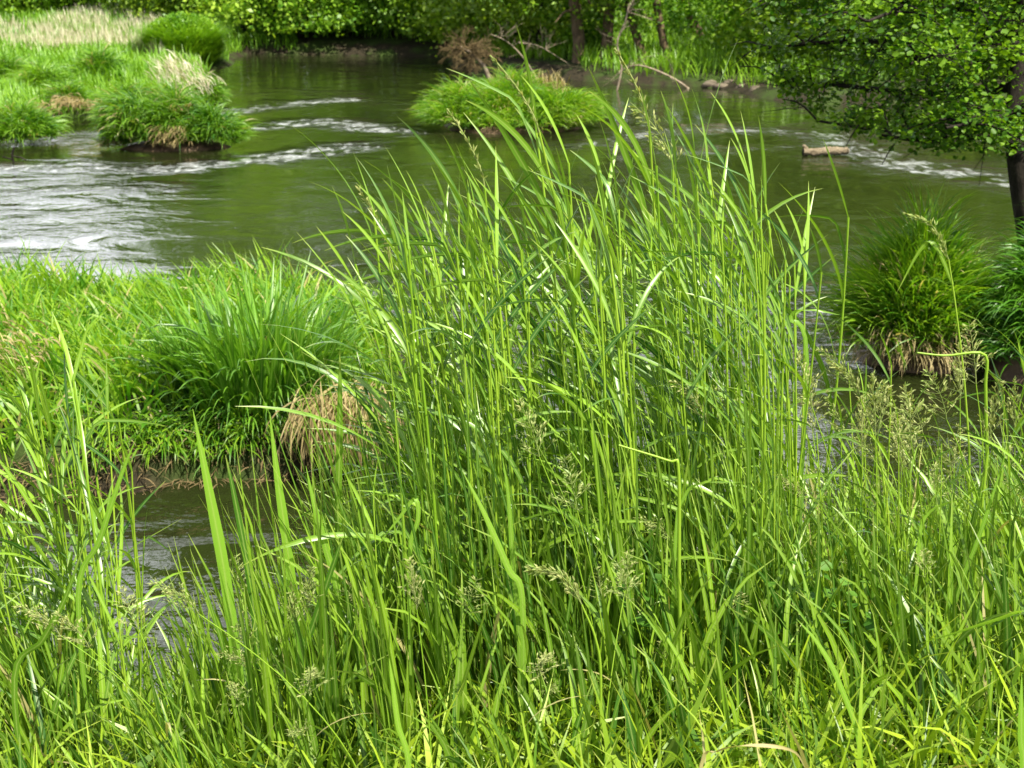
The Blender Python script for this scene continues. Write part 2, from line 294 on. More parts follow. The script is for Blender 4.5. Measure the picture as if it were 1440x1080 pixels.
# river water with riffles where the stream runs shallow
g = Geo()
ys = np.concatenate([np.linspace(3.2, 14, 160), np.geomspace(14.05, 70, 220)]); ts = np.linspace(-1, 1, 221); ts = np.sign(ts) * (np.abs(ts) * .5 + np.abs(ts) ** 4 * 1.5)
YY, TT = np.meshgrid(ys, ts, indexing='ij'); XX = TT * (YY + 4)
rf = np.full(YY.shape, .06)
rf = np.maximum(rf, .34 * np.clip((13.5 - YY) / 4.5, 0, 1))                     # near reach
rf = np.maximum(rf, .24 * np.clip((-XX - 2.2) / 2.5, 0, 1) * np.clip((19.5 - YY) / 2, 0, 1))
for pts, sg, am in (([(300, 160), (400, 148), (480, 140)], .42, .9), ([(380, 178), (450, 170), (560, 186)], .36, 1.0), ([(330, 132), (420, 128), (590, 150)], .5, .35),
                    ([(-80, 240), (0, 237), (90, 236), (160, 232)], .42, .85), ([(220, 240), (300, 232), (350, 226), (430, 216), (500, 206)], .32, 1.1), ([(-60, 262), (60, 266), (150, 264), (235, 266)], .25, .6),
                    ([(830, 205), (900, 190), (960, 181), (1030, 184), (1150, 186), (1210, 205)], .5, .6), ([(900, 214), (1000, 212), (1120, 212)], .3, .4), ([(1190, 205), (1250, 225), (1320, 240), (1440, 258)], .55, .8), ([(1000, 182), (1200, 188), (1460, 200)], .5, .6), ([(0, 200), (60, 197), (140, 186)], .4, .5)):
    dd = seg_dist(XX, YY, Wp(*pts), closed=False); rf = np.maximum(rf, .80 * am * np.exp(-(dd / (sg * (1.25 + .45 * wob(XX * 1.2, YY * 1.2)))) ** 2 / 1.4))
i = np.arange(YY.size).reshape(YY.shape)
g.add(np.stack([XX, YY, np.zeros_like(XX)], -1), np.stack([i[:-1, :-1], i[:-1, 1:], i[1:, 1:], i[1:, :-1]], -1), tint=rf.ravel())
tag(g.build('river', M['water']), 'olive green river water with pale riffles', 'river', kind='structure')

# ------------------------------------------------------------------ grass in the mass
def scatter(n, x0, x1, y0, y1, r):
    return r.uniform(x0, x1, n), r.uniform(y0, y1, n)
def outline(px, xs, ys): return np.interp(px, xs, ys)
FILL_X = [-200, 0, 90, 140, 160, 270, 300, 520, 560, 640, 760, 1050, 1130, 1200, 1300, 1440, 1700]
FILL_Y = [620, 630, 720, 850, 890, 880, 800, 780, 620, 620, 600, 600, 640, 640, 620, 600, 580]
def top_z(x, y):
    px, _ = pix(np.stack([x, y, np.full_like(x, 1.0)], -1)); py = outline(px, FILL_X, FILL_Y)
    v = (540 - py) / FPX; dy = CT + v * ST; dz = -ST + v * CT
    return CAMZ + dz / dy * y
r = np.random.default_rng(11)
g = Geo(); x, y = scatter(34000, -2.6, 3.0, 1.5, 4.75, r); z = H(x, y); k = (z > .02) & (np.abs(x) < .50 * y + .7)
x, y, z = x[k], y[k], z[k]; n = len(x); dens = .5 + .5 * wob(x * 1.4, y * 1.4)
ln = r.uniform(.16, .42, n) * (.75 + .45 * dens); ln = np.minimum(ln, np.maximum(top_z(x, y) - z, .1) * 1.15)
ribbons(g, np.stack([x, y, z - .01], -1), ln, r.uniform(.003, .011, n) * r.choice([.8, 1, 1.5], n), r.uniform(0, 2 * np.pi, n), r.uniform(R(38), R(90), n), r.uniform(R(-55), R(65), n), 5, daz=r.normal(0, .7, n), tw0=r.uniform(-1.5, 1.5, n), tw=r.normal(0, .8, n), tint=np.clip(r.uniform(0, 1, n) * .9 + .1 * dens, 0, 1))
tag(g.build('short_grass', M['short']), 'short bright green grass covering the near bank at the bottom of the photo', 'grass', kind='stuff')
g = Geo(); x, y = scatter(7000, -2.4, 2.9, 2.5, 4.8, r); z = H(x, y); k = (z > -.02) & (np.abs(x) < .46 * y + .5)
x, y, z = x[k], y[k], z[k]; n = len(x); tz = top_z(x, y) - z
ln = np.clip(tz * r.uniform(.55, 1.05, n), .12, 1.15); ln = np.minimum(ln, .32 + np.clip(y - 2.6, 0, 1) * .95)
ribbons(g, np.stack([x, y, z - .01], -1), ln, r.uniform(.006, .018, n), r.normal(np.pi, 1.3, n), r.uniform(R(72), R(92), n), r.uniform(R(15), R(85), n), 7, daz=r.normal(0, .3, n), tw0=r.uniform(-1.5, 1.5, n), tw=r.normal(0, .7, n), p=2.0, fold=.18)
n = 1300; x = r.uniform(-.75, .95, n); y = r.uniform(2.95, 4.5, n); z = H(x, y); px = r.uniform(0, 1, n); pu, _ = pix(np.stack([x, y, z + .5], -1)); k = (pu > 500) & (pu < 1130); x, y, z = x[k], y[k], z[k]; n = len(x)
py = r.uniform(430, 720, n); v = (540 - py) / FPX; ln = CAMZ + (-ST + v * CT) / (CT + v * ST) * y - z; ln = np.clip(ln, .15, 1.3)
ribbons(g, np.stack([x, y, z - .01], -1), ln * 1.04, r.uniform(.004, .0085, n), r.normal(np.pi, .8, n), r.uniform(R(80), R(92), n), r.uniform(R(55), R(88), n), 6, tw0=r.uniform(-1.5, 1.5, n), p=2.2, fold=.3, tint=r.uniform(0, .97, n))
n = 190; pu = r.uniform(250, 560, n); py = r.uniform(650, 900, n) + 120 * (pu < 330); y = r.uniform(2.6, 3.6, n); tp = np.array([P(a, c_, d_) for a, c_, d_ in zip(pu, py, y)]); z = H(tp[:, 0], y); ln = np.clip(tp[:, 2] - z, .12, 1.0)
ribbons(g, np.stack([tp[:, 0] + .04, y, z - .01], -1), ln * 1.06, r.uniform(.007, .016, n), r.normal(np.pi, 1.0, n), r.uniform(R(80), R(92), n), r.uniform(R(60), R(86), n), 6, tw0=r.uniform(-1.2, 1.2, n), p=2.0, fold=.3, tint=r.uniform(0.2, .97, n))
tag(g.build('long_grass', M['long']), 'long green grass blades standing thickly along the near bank', 'grass', kind='stuff')
# meadow across the river, left, and bank grass on the far shore
g = Geo(); n = 130000; y = r.uniform(0, 1, n) ** 1.5 * 42 + 20; x = r.uniform(-.62, -.14, n) * (y + 2); z = H(x, y); px, py = pix(np.stack([x, y, z], -1))
k = (z > .08) & (px > -160) & (px < 420); k &= ~((np.abs(x + 8.1) < 1.0) & (y > 34) & (y < 36.6)); x, y, z = x[k], y[k], z[k]; n = len(x)
ribbons(g, np.stack([x, y, z], -1), r.uniform(.15, .42, n) * (1 + .55 * wob(x, y, .8)), .010 + .0006 * y * r.uniform(.4, 1.3, n), r.normal(np.pi, 1.5, n), r.uniform(R(60), R(90), n), r.uniform(R(0), R(70), n), 3, tint=np.clip(.5 + .35 * wob(x, y, .35) + r.normal(0, .2, n), 0, .93))
tag(g.build('meadow_grass', M['meadow']), 'green meadow grass on the far left bank', 'grass', kind='stuff')
g = Geo(); n = 9000; px = r.uniform(-80, 235, n); py = r.uniform(0, 1, n) * 30 + 62 - .02 * (px) + 5 * np.sin(px / 30.)
pts = np.array([W(a, b - 14, .35) for a, b in zip(px, py)]); keep = r.uniform(0, 1, n) < .25 + .6 * (wob(pts[:, 0] * .8, pts[:, 1] * .4) > -.15); pts = pts[keep]; n = len(pts); pts[:, 2] = H(pts[:, 0], pts[:, 1])
ribbons(g, pts, r.uniform(.25, .55, n), r.uniform(.010, .022, n), r.normal(np.pi, 1.5, n), r.uniform(R(75), R(90), n), r.uniform(R(45), R(85), n), 3)
tag(g.build('dry_reeds', M['pale']), 'pale dry reeds standing in a strip across the left meadow', 'dry reeds', kind='stuff')
g = Geo(); n = 110000; y = r.uniform(28, 75, n); x = r.uniform(-.22, .5, n) * (y + 2); z = H(x, y); k = (z > .08) & (seg_dist(x, y, FAR) > np.where(x > 1.5, .25, 1.0)); x, y, z = x[k], y[k], z[k]; n = len(x)
ribbons(g, np.stack([x, y, z], -1), r.uniform(.25, .6, n), r.uniform(.008, .02, n) + .0003 * y, r.uniform(0, 6.28, n), r.uniform(R(60), R(90), n), r.uniform(R(0), R(70), n), 3, tint=np.clip(.6 + .4 * wob(x, y, .3) + r.normal(0, .2, n), 0, .93))
tag(g.build('bank_grass', M['meadow']), 'bright green undergrowth on the slope behind the far trees', 'undergrowth', kind='stuff')
# left peninsula
g = Geo(); n = 14000; x = r.uniform(-4.2, -.35, n); y = r.uniform(6.4, 10.4, n); z = H(x, y); k = (z > .10) & (seg_dist(x, y, LEFTP) > .22 + .12 * wob(x, y, 2)); x, y, z = x[k], y[k], z[k]; n = len(x)
hh = .88 * (.36 + .10 * wob(x, y, 2.0) + .10 * np.exp(-((x + 1.55) / .5) ** 2)) * np.where(y < 7.4, .8, 1.0)
ribbons(g, np.stack([x, y, z - .01], -1), r.uniform(.6, 1.35, n) * hh, r.uniform(.008, .020, n), r.normal(np.pi, 1.6, n), r.uniform(R(60), R(90), n), r.uniform(R(-25), R(65), n), 5, tw0=r.uniform(-1.5, 1.5, n), tw=r.normal(0, .6, n))
n = 26000; x = r.uniform(-4.2, -.3, n); y = r.uniform(6.1, 8.5, n); z = H(x, y); sd_ = seg_dist(x, y, LEFTP); k = (z > .06) & (sd_ > .07) & (sd_ < .30) & (y < 8.2) & (wob(x * 1.5, y * 1.5) > -.1); x, y, z = x[k], y[k], z[k]; n = len(x)
ribbons(g, np.stack([x, y, z - .01], -1), r.uniform(.12, .3, n), r.uniform(.006, .012, n), r.normal(-1.6, .7, n), r.uniform(R(20), R(70), n), r.uniform(R(-85), R(-20), n), 5, tw0=r.uniform(-1, 1, n), tint=r.uniform(0, .99, n))
tag(g.build('peninsula_grass', M['sunny']), 'bright yellow green grass covering the low peninsula at the left', 'grass', kind='stuff')

g = Geo(); n = 16000; x = r.uniform(-4.4, -.3, n); y = r.uniform(6.0, 8.3, n); sd_ = seg_dist(x, y, LEFTP); k = (sd_ > -.10) & (sd_ < .16); x, y = x[k], y[k]; z = np.maximum(H(x, y), 0); n = len(x)
ribbons(g, np.stack([x, y, z + r.uniform(0, .03, n)], -1), r.uniform(.03, .14, n), r.uniform(.002, .007, n), r.normal(-1.6, 1.0, n), r.uniform(R(-25), R(25), n), r.uniform(R(-70), R(0), n), 4, tw0=r.uniform(-1, 1, n))
tag(g.build('bank_litter', M['brush']), 'brown roots and dead stalks littering the mud edge of the low peninsula', 'roots', kind='stuff')

# ------------------------------------------------------------------ tussocks and islets
def dome(g, cx, cy, z0, rx, ry, h, n, ln, wd, r, droop=(-60, 30), wind=.15, fold=0, segs=5, kind='blade', edge=1.0):
    a = r.uniform(0, 2 * np.pi, n); q = np.sqrt(r.uniform(0, 1, n)) * edge; x = cx + rx * q * np.cos(a); y = cy + ry * q * np.sin(a)
    lw_ = wob(x * 4 + cx + n, y * 4 + h); lump = 1 + .38 * wob(x * 2.5 + cx, y * 2.5)
    z = z0 + h * np.sqrt(np.clip(1 - q * q * .95, 0, 1)) * lump
    az = np.arctan2(np.sin(a) * q + r.normal(0, .35, n), np.cos(a) * q + r.normal(0, .35, n) - wind) + 1.0 * lw_
    e0 = R(92) - q * R(36) + r.normal(0, R(14), n); e1 = R(droop[0]) + (R(droop[1]) - R(droop[0])) * (r.uniform(0, 1, n) * .6 + .4 * (1 - q))
    ribbons(g, np.stack([x, y, z], -1), np.clip(r.gamma(7, 1 / 7.5, n), .35, 1.9) * ln * (1.08 - .2 * q) * (1 + .38 * wob(x * 6 + 1, y * 6 + z * 5)), r.uniform(.6, 1.3, n) * wd, az, e0, e1, segs, tw0=r.uniform(-1.2, 1.2, n), tw=r.normal(0, .5, n), fold=fold, kind=kind, tint=np.clip(r.normal(.5, .24, n) + .3 * lw_, 0, 1))
def mound(g, cx, cy, z0, rx, ry, h, r, n=40, m=12):
    a = np.linspace(0, 2 * np.pi, n, endpoint=False); q = np.linspace(1.0, 0, m)
    A_, Q = np.meshgrid(a, q); ph = r.uniform(0, 6, 4)
    irr = 1 + .07 * np.sin(3 * A_ + ph[0]) + .05 * np.sin(7 * A_ + ph[1]) + .03 * np.sin(13 * A_ + ph[2])
    x = cx + rx * Q * irr * np.cos(A_); y = cy + ry * Q * irr * np.sin(A_); z = z0 + h * (1 - Q ** 3.0) * (1 + .1 * np.sin(5 * x + ph[3]))
    i = np.arange(x.size).reshape(x.shape); j = np.roll(i, -1, 1)
    g.add(np.stack([x, y, z], -1), np.stack([i[:-1], j[:-1], j[1:], i[1:]], -1).reshape(-1, 4))
def islet(name, label, cat, c, rx, ry, soil_h, lumps, mats, dry=None, group=None, seed=1, soil=True):
    r = np.random.default_rng(seed); t = empty(name, (c[0], c[1], 0)); tag(t, label, cat, group)
    if soil:
        g = Geo(); mound(g, 0, 0, -.12, rx, ry, soil_h + .12, r); g.build('mud_base', M['mud'], t)
    g = Geo()
    for (dx, dy, z0, ax, ay, h, n, ln, wd, dr) in lumps: dome(g, dx, dy, z0, ax, ay, h, n, ln, wd, r, droop=dr)
    g.build('grass_blades', M[mats], t)
    if dry: 
        g = Geo(); dry(g, r)
        for q in range(len(g.v)): h = Geo(); h.v = [g.v[q]]; h.f = [g.f[q] - sum(len(w) for w in g.v[:q])]; h.t = [g.t[q]]; h.a = [g.a[q]]; h.r = [g.r[q]]; h.build('dry_grass', M['straw'], t)
    return t
# left islet
c = (W(245, 214) + W(245, 200)) / 2
def dry1(g, r):
    n = 260; x = r.uniform(-.1, .35, n); ribbons(g, np.stack([x, np.full(n, -.42) + r.normal(0, .06, n), r.uniform(.12, .35, n)], -1), r.uniform(.15, .35, n), .012, r.normal(-2.2, .5, n), R(20), R(-55), 4)
    n = 120; ribbons(g, np.stack([r.uniform(-.95, -.6, n), r.normal(-.3, .1, n), r.uniform(.04, .12, n)], -1), r.uniform(.1, .25, n), .012, r.normal(3.1, .8, n), R(30), R(-40), 4)
    n = 30; ribbons(g, np.stack([r.uniform(.05, .35, n), r.normal(-.3, .05, n), r.uniform(.5, .6, n)], -1), r.uniform(.08, .16, n), .02, r.uniform(0, 6, n), R(60), R(-20), 4)
islet('grassy_islet', 'small rounded grassy islet at the upper left with brown mud at its foot', 'islet', c, .98, .62, .12,
      [(-.42, -.05, .02, .48, .42, .50, 5600, .33, .014, (-75, 20)), (.02, .0, .02, .45, .42, .44, 4000, .30, .014, (-70, 30)), (.55, -.02, .0, .42, .38, .36, 3600, .30, .014, (-75, 10)), (-.8, -.1, 0, .2, .25, .1, 500, .16, .012, (-60, 30))], 'islet', dry1, seed=2)
# centre islet
c = (W(718, 188) + W(718, 172)) / 2
def dry2(g, r):
    n = 260; ribbons(g, np.stack([r.uniform(-.3, .9, n), r.uniform(.0, .4, n), r.uniform(.45, .62, n)], -1), r.uniform(.15, .4, n), .012, r.uniform(0, 6, n), R(80), R(30), 4)
islet('grassy_islet', 'broad bright grassy islet in mid river at the top centre, behind the reed tips', 'islet', c, 1.36, .95, .14,
      [(-.15, .1, .05, .85, .7, .52, 8200, .25, .013, (-60, 35)), (-.85, -.05, .02, .48, .6, .36, 4200, .28, .012, (-65, 25)), (.7, -.02, .02, .68, .65, .42, 5600, .25, .013, (-70, 25)), (.1, -.45, 0, .9, .4, .2, 2600, .24, .012, (-80, 10))], 'sunny', dry2, seed=3)
# right islet
c = W(1283, 505)
def dry3(g, r):
    n = 520; a = r.uniform(np.pi, 2 * np.pi, n); x = .40 * np.cos(a); y = .36 * np.sin(a); z = r.uniform(.08, .3, n)
    ribbons(g, np.stack([x, y, z], -1), r.uniform(.10, .28, n), r.uniform(.004, .009, n), a + r.normal(0, .6, n), R(20), R(-85), 5, tw0=r.uniform(-1, 1, n))
    n = 60; ribbons(g, np.stack([r.uniform(-.42, .35, n), r.uniform(-.35, .1, n), r.uniform(.3, .68, n)], -1), r.uniform(.1, .25, n), .008, r.normal(3.1, 1, n), R(60), R(-40), 5)
islet('grassy_islet', 'tall steep grass tussock islet at the right, straw hanging round its base', 'islet', c, .45, .40, .16,
      [(0, 0, .10, .40, .36, .44, 4600, .31, .012, (-30, 65)), (-.2, -.1, .05, .22, .22, .28, 1200, .36, .010, (-70, 20)), (.22, -.05, .05, .22, .25, .22, 1200, .34, .010, (-60, 20))], 'sunny', dry3, seed=4)
c = W(1412, 488)
islet('grass_tussock', 'low green tussock on dark mud between the right islet and the alder foot', 'tussock', c, .27, .25, .08,
      [(0, 0, .04, .24, .22, .10, 1100, .22, .009, (-50, 50))], 'shade', seed=5)
c = P(1475, 470, 8.9); 
islet('grass_tussock', 'dark overgrown tussock at the foot of the alder on the right edge', 'tussock', (c[0], 8.9), .42, .4, .25,
      [(0, 0, .20, .34, .34, .48, 2200, .28, .010, (-70, 20)), (-.1, -.15, .1, .3, .3, .25, 1000, .22, .012, (-80, 0))], 'sedge', seed=6)
# tussocks on the far left bank: px, py of the foot, half width px, height
TL = [(22, 186, 52, .30, 'rounded green tussock on the spit at the left edge of the photo'), (8, 130, 40, .26, 'green tussock near the left edge above the spit'), (90, 152, 30, .30, 'grass tussock over the straw coloured bank by the small inlet'),
      (60, 138, 34, .24, 'dark green tussock in the middle of the far left bank'), (178, 150, 40, .26, 'dense green tussock right behind the left islet'), (235, 146, 34, .26, 'bright tussock under the pale dead reeds on the bank tip'),
      (280, 142, 26, .32, 'outermost tussock on the tip of the far left bank'), (140, 128, 30, .3, 'small tussock up the far left bank behind the dense one')]
for k, (px, py, hw, h, lab) in enumerate(TL):
    c = W(px, py, .15); s = hw / FPX * np.hypot(c[1], CAMZ) * 1.0
    t = islet('grass_tussock', lab, 'tussock', c, s, s * .8, .3, [(0, 0, max(H(c[0], c[1]), .02) - .05, s, s * .8, h, int(2600), .30, .016, (-70, 30)), (s * .4, -s * .3, .05, s * .6, s * .5, h * .6, 900, .28, .016, (-75, 20))], 'islet', group='tussocks on the far left bank', seed=20 + k, soil=False)
# hanging straw below the bank tussocks and pale reeds above the bank tip
def strawclump(name, lab, cat, pts, ln, wd, az, e0, e1, mat, n, spread, seed, group=None):
    r = np.random.default_rng(seed); pts = np.asarray(pts, float); c = pts.mean(0); t = empty(name, (c[0], c[1], max(c[2] - .1, 0))); tag(t, lab, cat, group)
    b = pts[r.integers(0, len(pts), n)] + r.normal(0, 1, (n, 3)) * spread - np.array(t.location)
    g = Geo(); ribbons(g, b, r.uniform(.6, 1.2, n) * ln, r.uniform(.6, 1.4, n) * wd, r.normal(az, .7 if e1 > -88 else .5, n), r.normal(R(e0), R(15), n), r.normal(R(e1), R(18), n), 5, tw0=r.uniform(-1.5, 1.5, n)); g.build('straw', M[mat], t)
    return t
strawclump('dry_reed_clump', 'whitish dead reed clump on the tip of the far left bank', 'dead reeds', [P(px, py, 24) for px, py in ((235, 100), (252, 96), (268, 106), (262, 118), (285, 122), (240, 112))], .24, .011, 3.0, 75, 5, 'pale', 340, (.13, .2, .08), 41)
strawclump('straw_bank', 'straw hanging over the cut bank beside the small inlet', 'dry grass', [P(px, py, 23) for px, py in ((92, 138), (100, 142), (128, 145), (62, 150))], .22, .012, -1.6, 10, -80, 'straw', 360, (.10, .1, .03), 42)
strawclump('dry_reed_clump', 'pale dead reed tuft at the top left in front of the far trees', 'dead reeds', [P(px, py, 50) for px, py in ((90, 18), (98, 12), (112, 22))], .6, .05, 3.0, 80, 40, 'pale', 260, (.3, .3, .15), 43)
strawclump('dead_grass_clump', 'fluffy pale dead grass on the left edge of the low peninsula', 'dead grass', [P(px, py, 7.5) for px, py in ((6, 470), (28, 488), (5, 510), (38, 515), (50, 500), (20, 530))], .10, .007, 3.0, 60, -30, 'straw', 230, (.08, .14, .05), 44)
# sedge tussock and straw skirt on the peninsula
r = np.random.default_rng(50)
c = P(365, 560, 7.4); t = empty('sedge_tussock', (c[0], c[1], .2)); tag(t, 'big dark green sedge tussock with arching blades on the low peninsula at the left', 'sedge')
g = Geo(); n = 460; a = r.uniform(0, 2 * np.pi, n); q = np.sqrt(r.uniform(0, 1, n)); b = np.stack([.36 * q * np.cos(a), .26 * q * np.sin(a), np.zeros(n) + r.uniform(0, .12, n)], -1)
ribbons(g, b, r.uniform(.45, .82, n), r.uniform(.013, .024, n), np.arctan2(np.sin(a) * q - .1 + r.normal(0, .2, n), np.cos(a) * q + r.normal(0, .3, n)), R(90) - q * R(28), r.uniform(R(-35), R(82), n), 7, tw0=r.uniform(-.8, .8, n), fold=.25, p=1.8)
g.build('arching_blades', M['sedge'], t)
g = Geo(); n = 420; a = r.uniform(0, 2 * np.pi, n); q = np.sqrt(r.uniform(.2, 1, n)); b = np.stack([.42 * q * np.cos(a) - .03, .28 * q * np.sin(a) - .08, r.uniform(-.12, .2, n)], -1)
ribbons(g, b, r.uniform(.18, .34, n), r.uniform(.006, .012, n), a + r.normal(0, .3, n), R(60), r.uniform(R(-85), R(-30), n), 6, fold=.2); g.build('hanging_blades', M['sedge'], t)
# separate upright sedge fan to the left of it
c = P(290, 600, 7.3); t = empty('sedge_fan', (c[0], c[1], .15)); tag(t, 'fan of upright dark sedge blades left of the big sedge tussock', 'sedge')
g = Geo(); n = 60; a = r.normal(R(100), R(35), n); ribbons(g, np.stack([r.normal(0, .06, n), r.normal(0, .05, n), np.zeros(n)], -1), r.uniform(.4, .75, n), r.uniform(.012, .02, n), r.uniform(2.2, 4.2, n), R(80), r.uniform(R(30), R(75), n), 7, fold=.25, p=1.5); g.build('upright_blades', M['sedge'], t)
for lab, pl, sd in (('straw coloured skirt of dead grass hanging to the water beside the dark sedge', [(448, 566), (462, 562), (478, 562), (490, 566)], 61), ('paler straw skirt of dead grass nearest the tall reeds', [(505, 560), (520, 562), (530, 570)], 62)):
    strawclump('straw_skirt', lab, 'dry grass', [P(a, b + 2, 6.99) for a, b in pl], .35, .009, -1.6, -5, -92, 'straw', {61: 300, 62: 240}[sd], (.045, .06, .05), sd, 'straw skirts on the peninsula edge')
# dead stake and clods
g = Geo(); b = P(148, 655, 7.1); tp = P(128, 565, 7.15); tube(g, spline([b, (b + tp) / 2 + [.008, 0, 0], tp], 8), np.linspace(.022, .008, 8), 7); tag(g.build('dead_stump', M['dead']), 'thin broken grey stake leaning on the mud of the peninsula', 'stake')
def stone(g, c, s, r, sq=.6):
    n, m = 16, 10; th = np.linspace(0, np.pi, m); ph = np.linspace(0, 2 * np.pi, n, endpoint=False); T, F = np.meshgrid(th, ph, indexing='ij'); k = r.uniform(0, 6, 5)
    rr = 1 + .16 * np.sin(2 * F + k[0]) * np.sin(T) + .12 * np.sin(3 * F + 2 * T + k[1]) * np.sin(T) + .08 * np.cos(4 * T + k[2])
    v = np.stack([rr * np.sin(T) * np.cos(F) * s, rr * np.sin(T) * np.sin(F) * s * .8, rr * np.cos(T) * s * sq], -1) + np.asarray(c)
    i = np.arange(n * m).reshape(m, n); j = np.roll(i, -1, 1); g.add(v.reshape(-1, 3), np.stack([i[:-1], j[:-1], j[1:], i[1:]], -1).reshape(-1, 4))
for k, (px, py, s, mt, lab) in enumerate(((168, 630, .10, 'mud', 'rounded brown clod of earth at the mud edge left of the sedge'), (100, 640, .09, 'mud', 'small brown clod below the dead stake'), (1000, 121, .22, 'stone', 'pale flat stone on the far shore, leftmost of the row'), (1014, 123, .16, 'stone', 'small pale stone second in the far shore row'), (1030, 122, .26, 'stone', 'large brown stone in the middle of the far shore row'),
                                   (1048, 126, .2, 'stone', 'brown stone right of the large one on the far shore'), (1064, 130, .22, 'stone', 'rightmost stone of the far shore row beside the alder leaves'), (980, 118, .15, 'stone', 'dark stone under the thick leaning trunks'))):
    c = W(px, py, .02); g = Geo(); stone(g, (0, 0, 0), s, np.random.default_rng(70 + k)); o = g.build('earth_clod' if mt == 'mud' else 'shore_stone', M[mt]); o.location = c.tolist(); tag(o, lab, 'clod' if mt == 'mud' else 'stone', 'clods on the peninsula edge' if mt == 'mud' else 'stones on the far shore')
for k, (px, py, s, lab) in enumerate(((261, 629, .012, 'tiny white pebble on the dark mud under the sedge'), (228, 634, .009, 'smaller white pebble left of the other on the mud'))):
    c = W(px, py, .06); g = Geo(); stone(g, (0, 0, 0), s, np.random.default_rng(90 + k)); o = g.build('pebble', M['pale']); o.location = (c[0], c[1], float(H(c[0], c[1])) + .01); tag(o, lab, 'pebble', 'white pebbles')

# ------------------------------------------------------------------ trees and shrubs
def limbs(g, base, top, r0, r1, r, nl=6, reach=1.5, low=.3, bend=.15, sides=8, droop=0.0):
    base = np.asarray(base, float); top = np.asarray(top, float); m = (base + top) / 2 + r.normal(0, bend, 3) * [1, 1, .2]
    pth = spline([base, m, top], 12); rad = np.linspace(r0, r1, 12); rad[0] *= 1.5; rad[1] *= 1.12; tube(g, pth, rad, sides); tips = [top]
    for k in range(nl):
        f = low + (1 - low) * (k + r.uniform(0, .8)) / nl; i = min(int(f * 11), 10); p = pth[i]; a = r.uniform(0, 6.28)
        d = np.array([math.cos(a), math.sin(a), r.uniform(.0, .7) - droop]); ln = reach * r.uniform(.6, 1.1) * (1.15 - .5 * f)
        q = p + d * ln; mid = p + d * ln * .5 + [0, 0, .15 * ln]; bp = spline([p, mid, q], 7); tube(g, bp, np.linspace(rad[i] * .45, .012, 7), 5); tips += [q, bp[4]]
        for _ in range(2):
            e = bp[3] + r.normal(0, .35, 3) * ln + [0, 0, .1]; tube(g, spline([bp[3], (bp[3] + e) / 2 + r.normal(0, .05, 3), e], 5), np.linspace(rad[i] * .2, .008, 5), 4); tips.append(e)
    return tips
def tree(name, lab, base, height, cr, crown_z, leafmat, nl, size, seed, group, lean=(0, 0), tr=.16, bark='bark', low_detail=0, crown_h=None):
    """trunk with limbs, crown of leaf clumps between crown_z and height"""
    r = np.random.default_rng(seed); t = empty(name, (base[0], base[1], base[2])); tag(t, lab, 'tree' if tr >= .07 else 'shrub', group)
    g = Geo(); tips = limbs(g, (0, 0, -.2), (lean[0], lean[1], height * .85), tr, tr * .3, r, nl=9, reach=cr * .8, low=max(.12, crown_z / height * .9)); g.build('trunk' if tr >= .07 else 'stems', M[bark], t)
    g = Geo(); K = 60; a = r.uniform(0, 6.28, K); q = r.uniform(.25, 1, K) ** .6; zz = r.uniform(0, 1, K); sh = np.sin(np.pi * np.clip(zz * .75 + .22, 0, 1)) ** .6
    cl = np.stack([lean[0] * zz + cr * q * sh * np.cos(a), lean[1] * zz + cr * q * sh * np.sin(a), crown_z + (height - crown_z) * zz], -1); cl = np.vstack([cl, np.array(tips)[np.array(tips)[:, 2] > crown_z * .9]])
    pick = r.integers(0, len(cl), nl); rad = cr * r.uniform(.16, .30, len(cl)); pos = cl[pick] + r.normal(0, 1, (nl, 3)) * rad[pick][:, None] * [1, 1, .6]
    tint = np.clip(r.uniform(.15, .85, len(cl))[pick] + r.normal(0, .2, nl), 0, 1)
    leaves(g, pos, size * r.uniform(.7, 1.3, nl), r, tint=tint)
    if low_detail:                                                     # the skirt near the water carries finer leaves
        a = r.uniform(0, 6.28, 40); cl = np.stack([cr * 1.0 * r.uniform(.3, 1.05, 40) * np.cos(a), cr * r.uniform(.3, 1.05, 40) * np.sin(a), r.uniform(crown_z * .6, min(2.8, height), 40)], -1)
        pick = r.integers(0, 40, low_detail); pos = cl[pick] + r.normal(0, 1, (low_detail, 3)) * cr * np.array([.16, .16, .10])
        pos = pos[pos[:, 2] > .12 + .2 * crown_z]; leaves(g, pos, .15 * r.uniform(.7, 1.3, len(pos)), r, tint=np.clip(r.uniform(.2, .9, 40)[pick[:len(pos)]] + r.normal(0, .2, len(pos)), 0, 1))
    g.build('crown', M[leafmat], t); return t
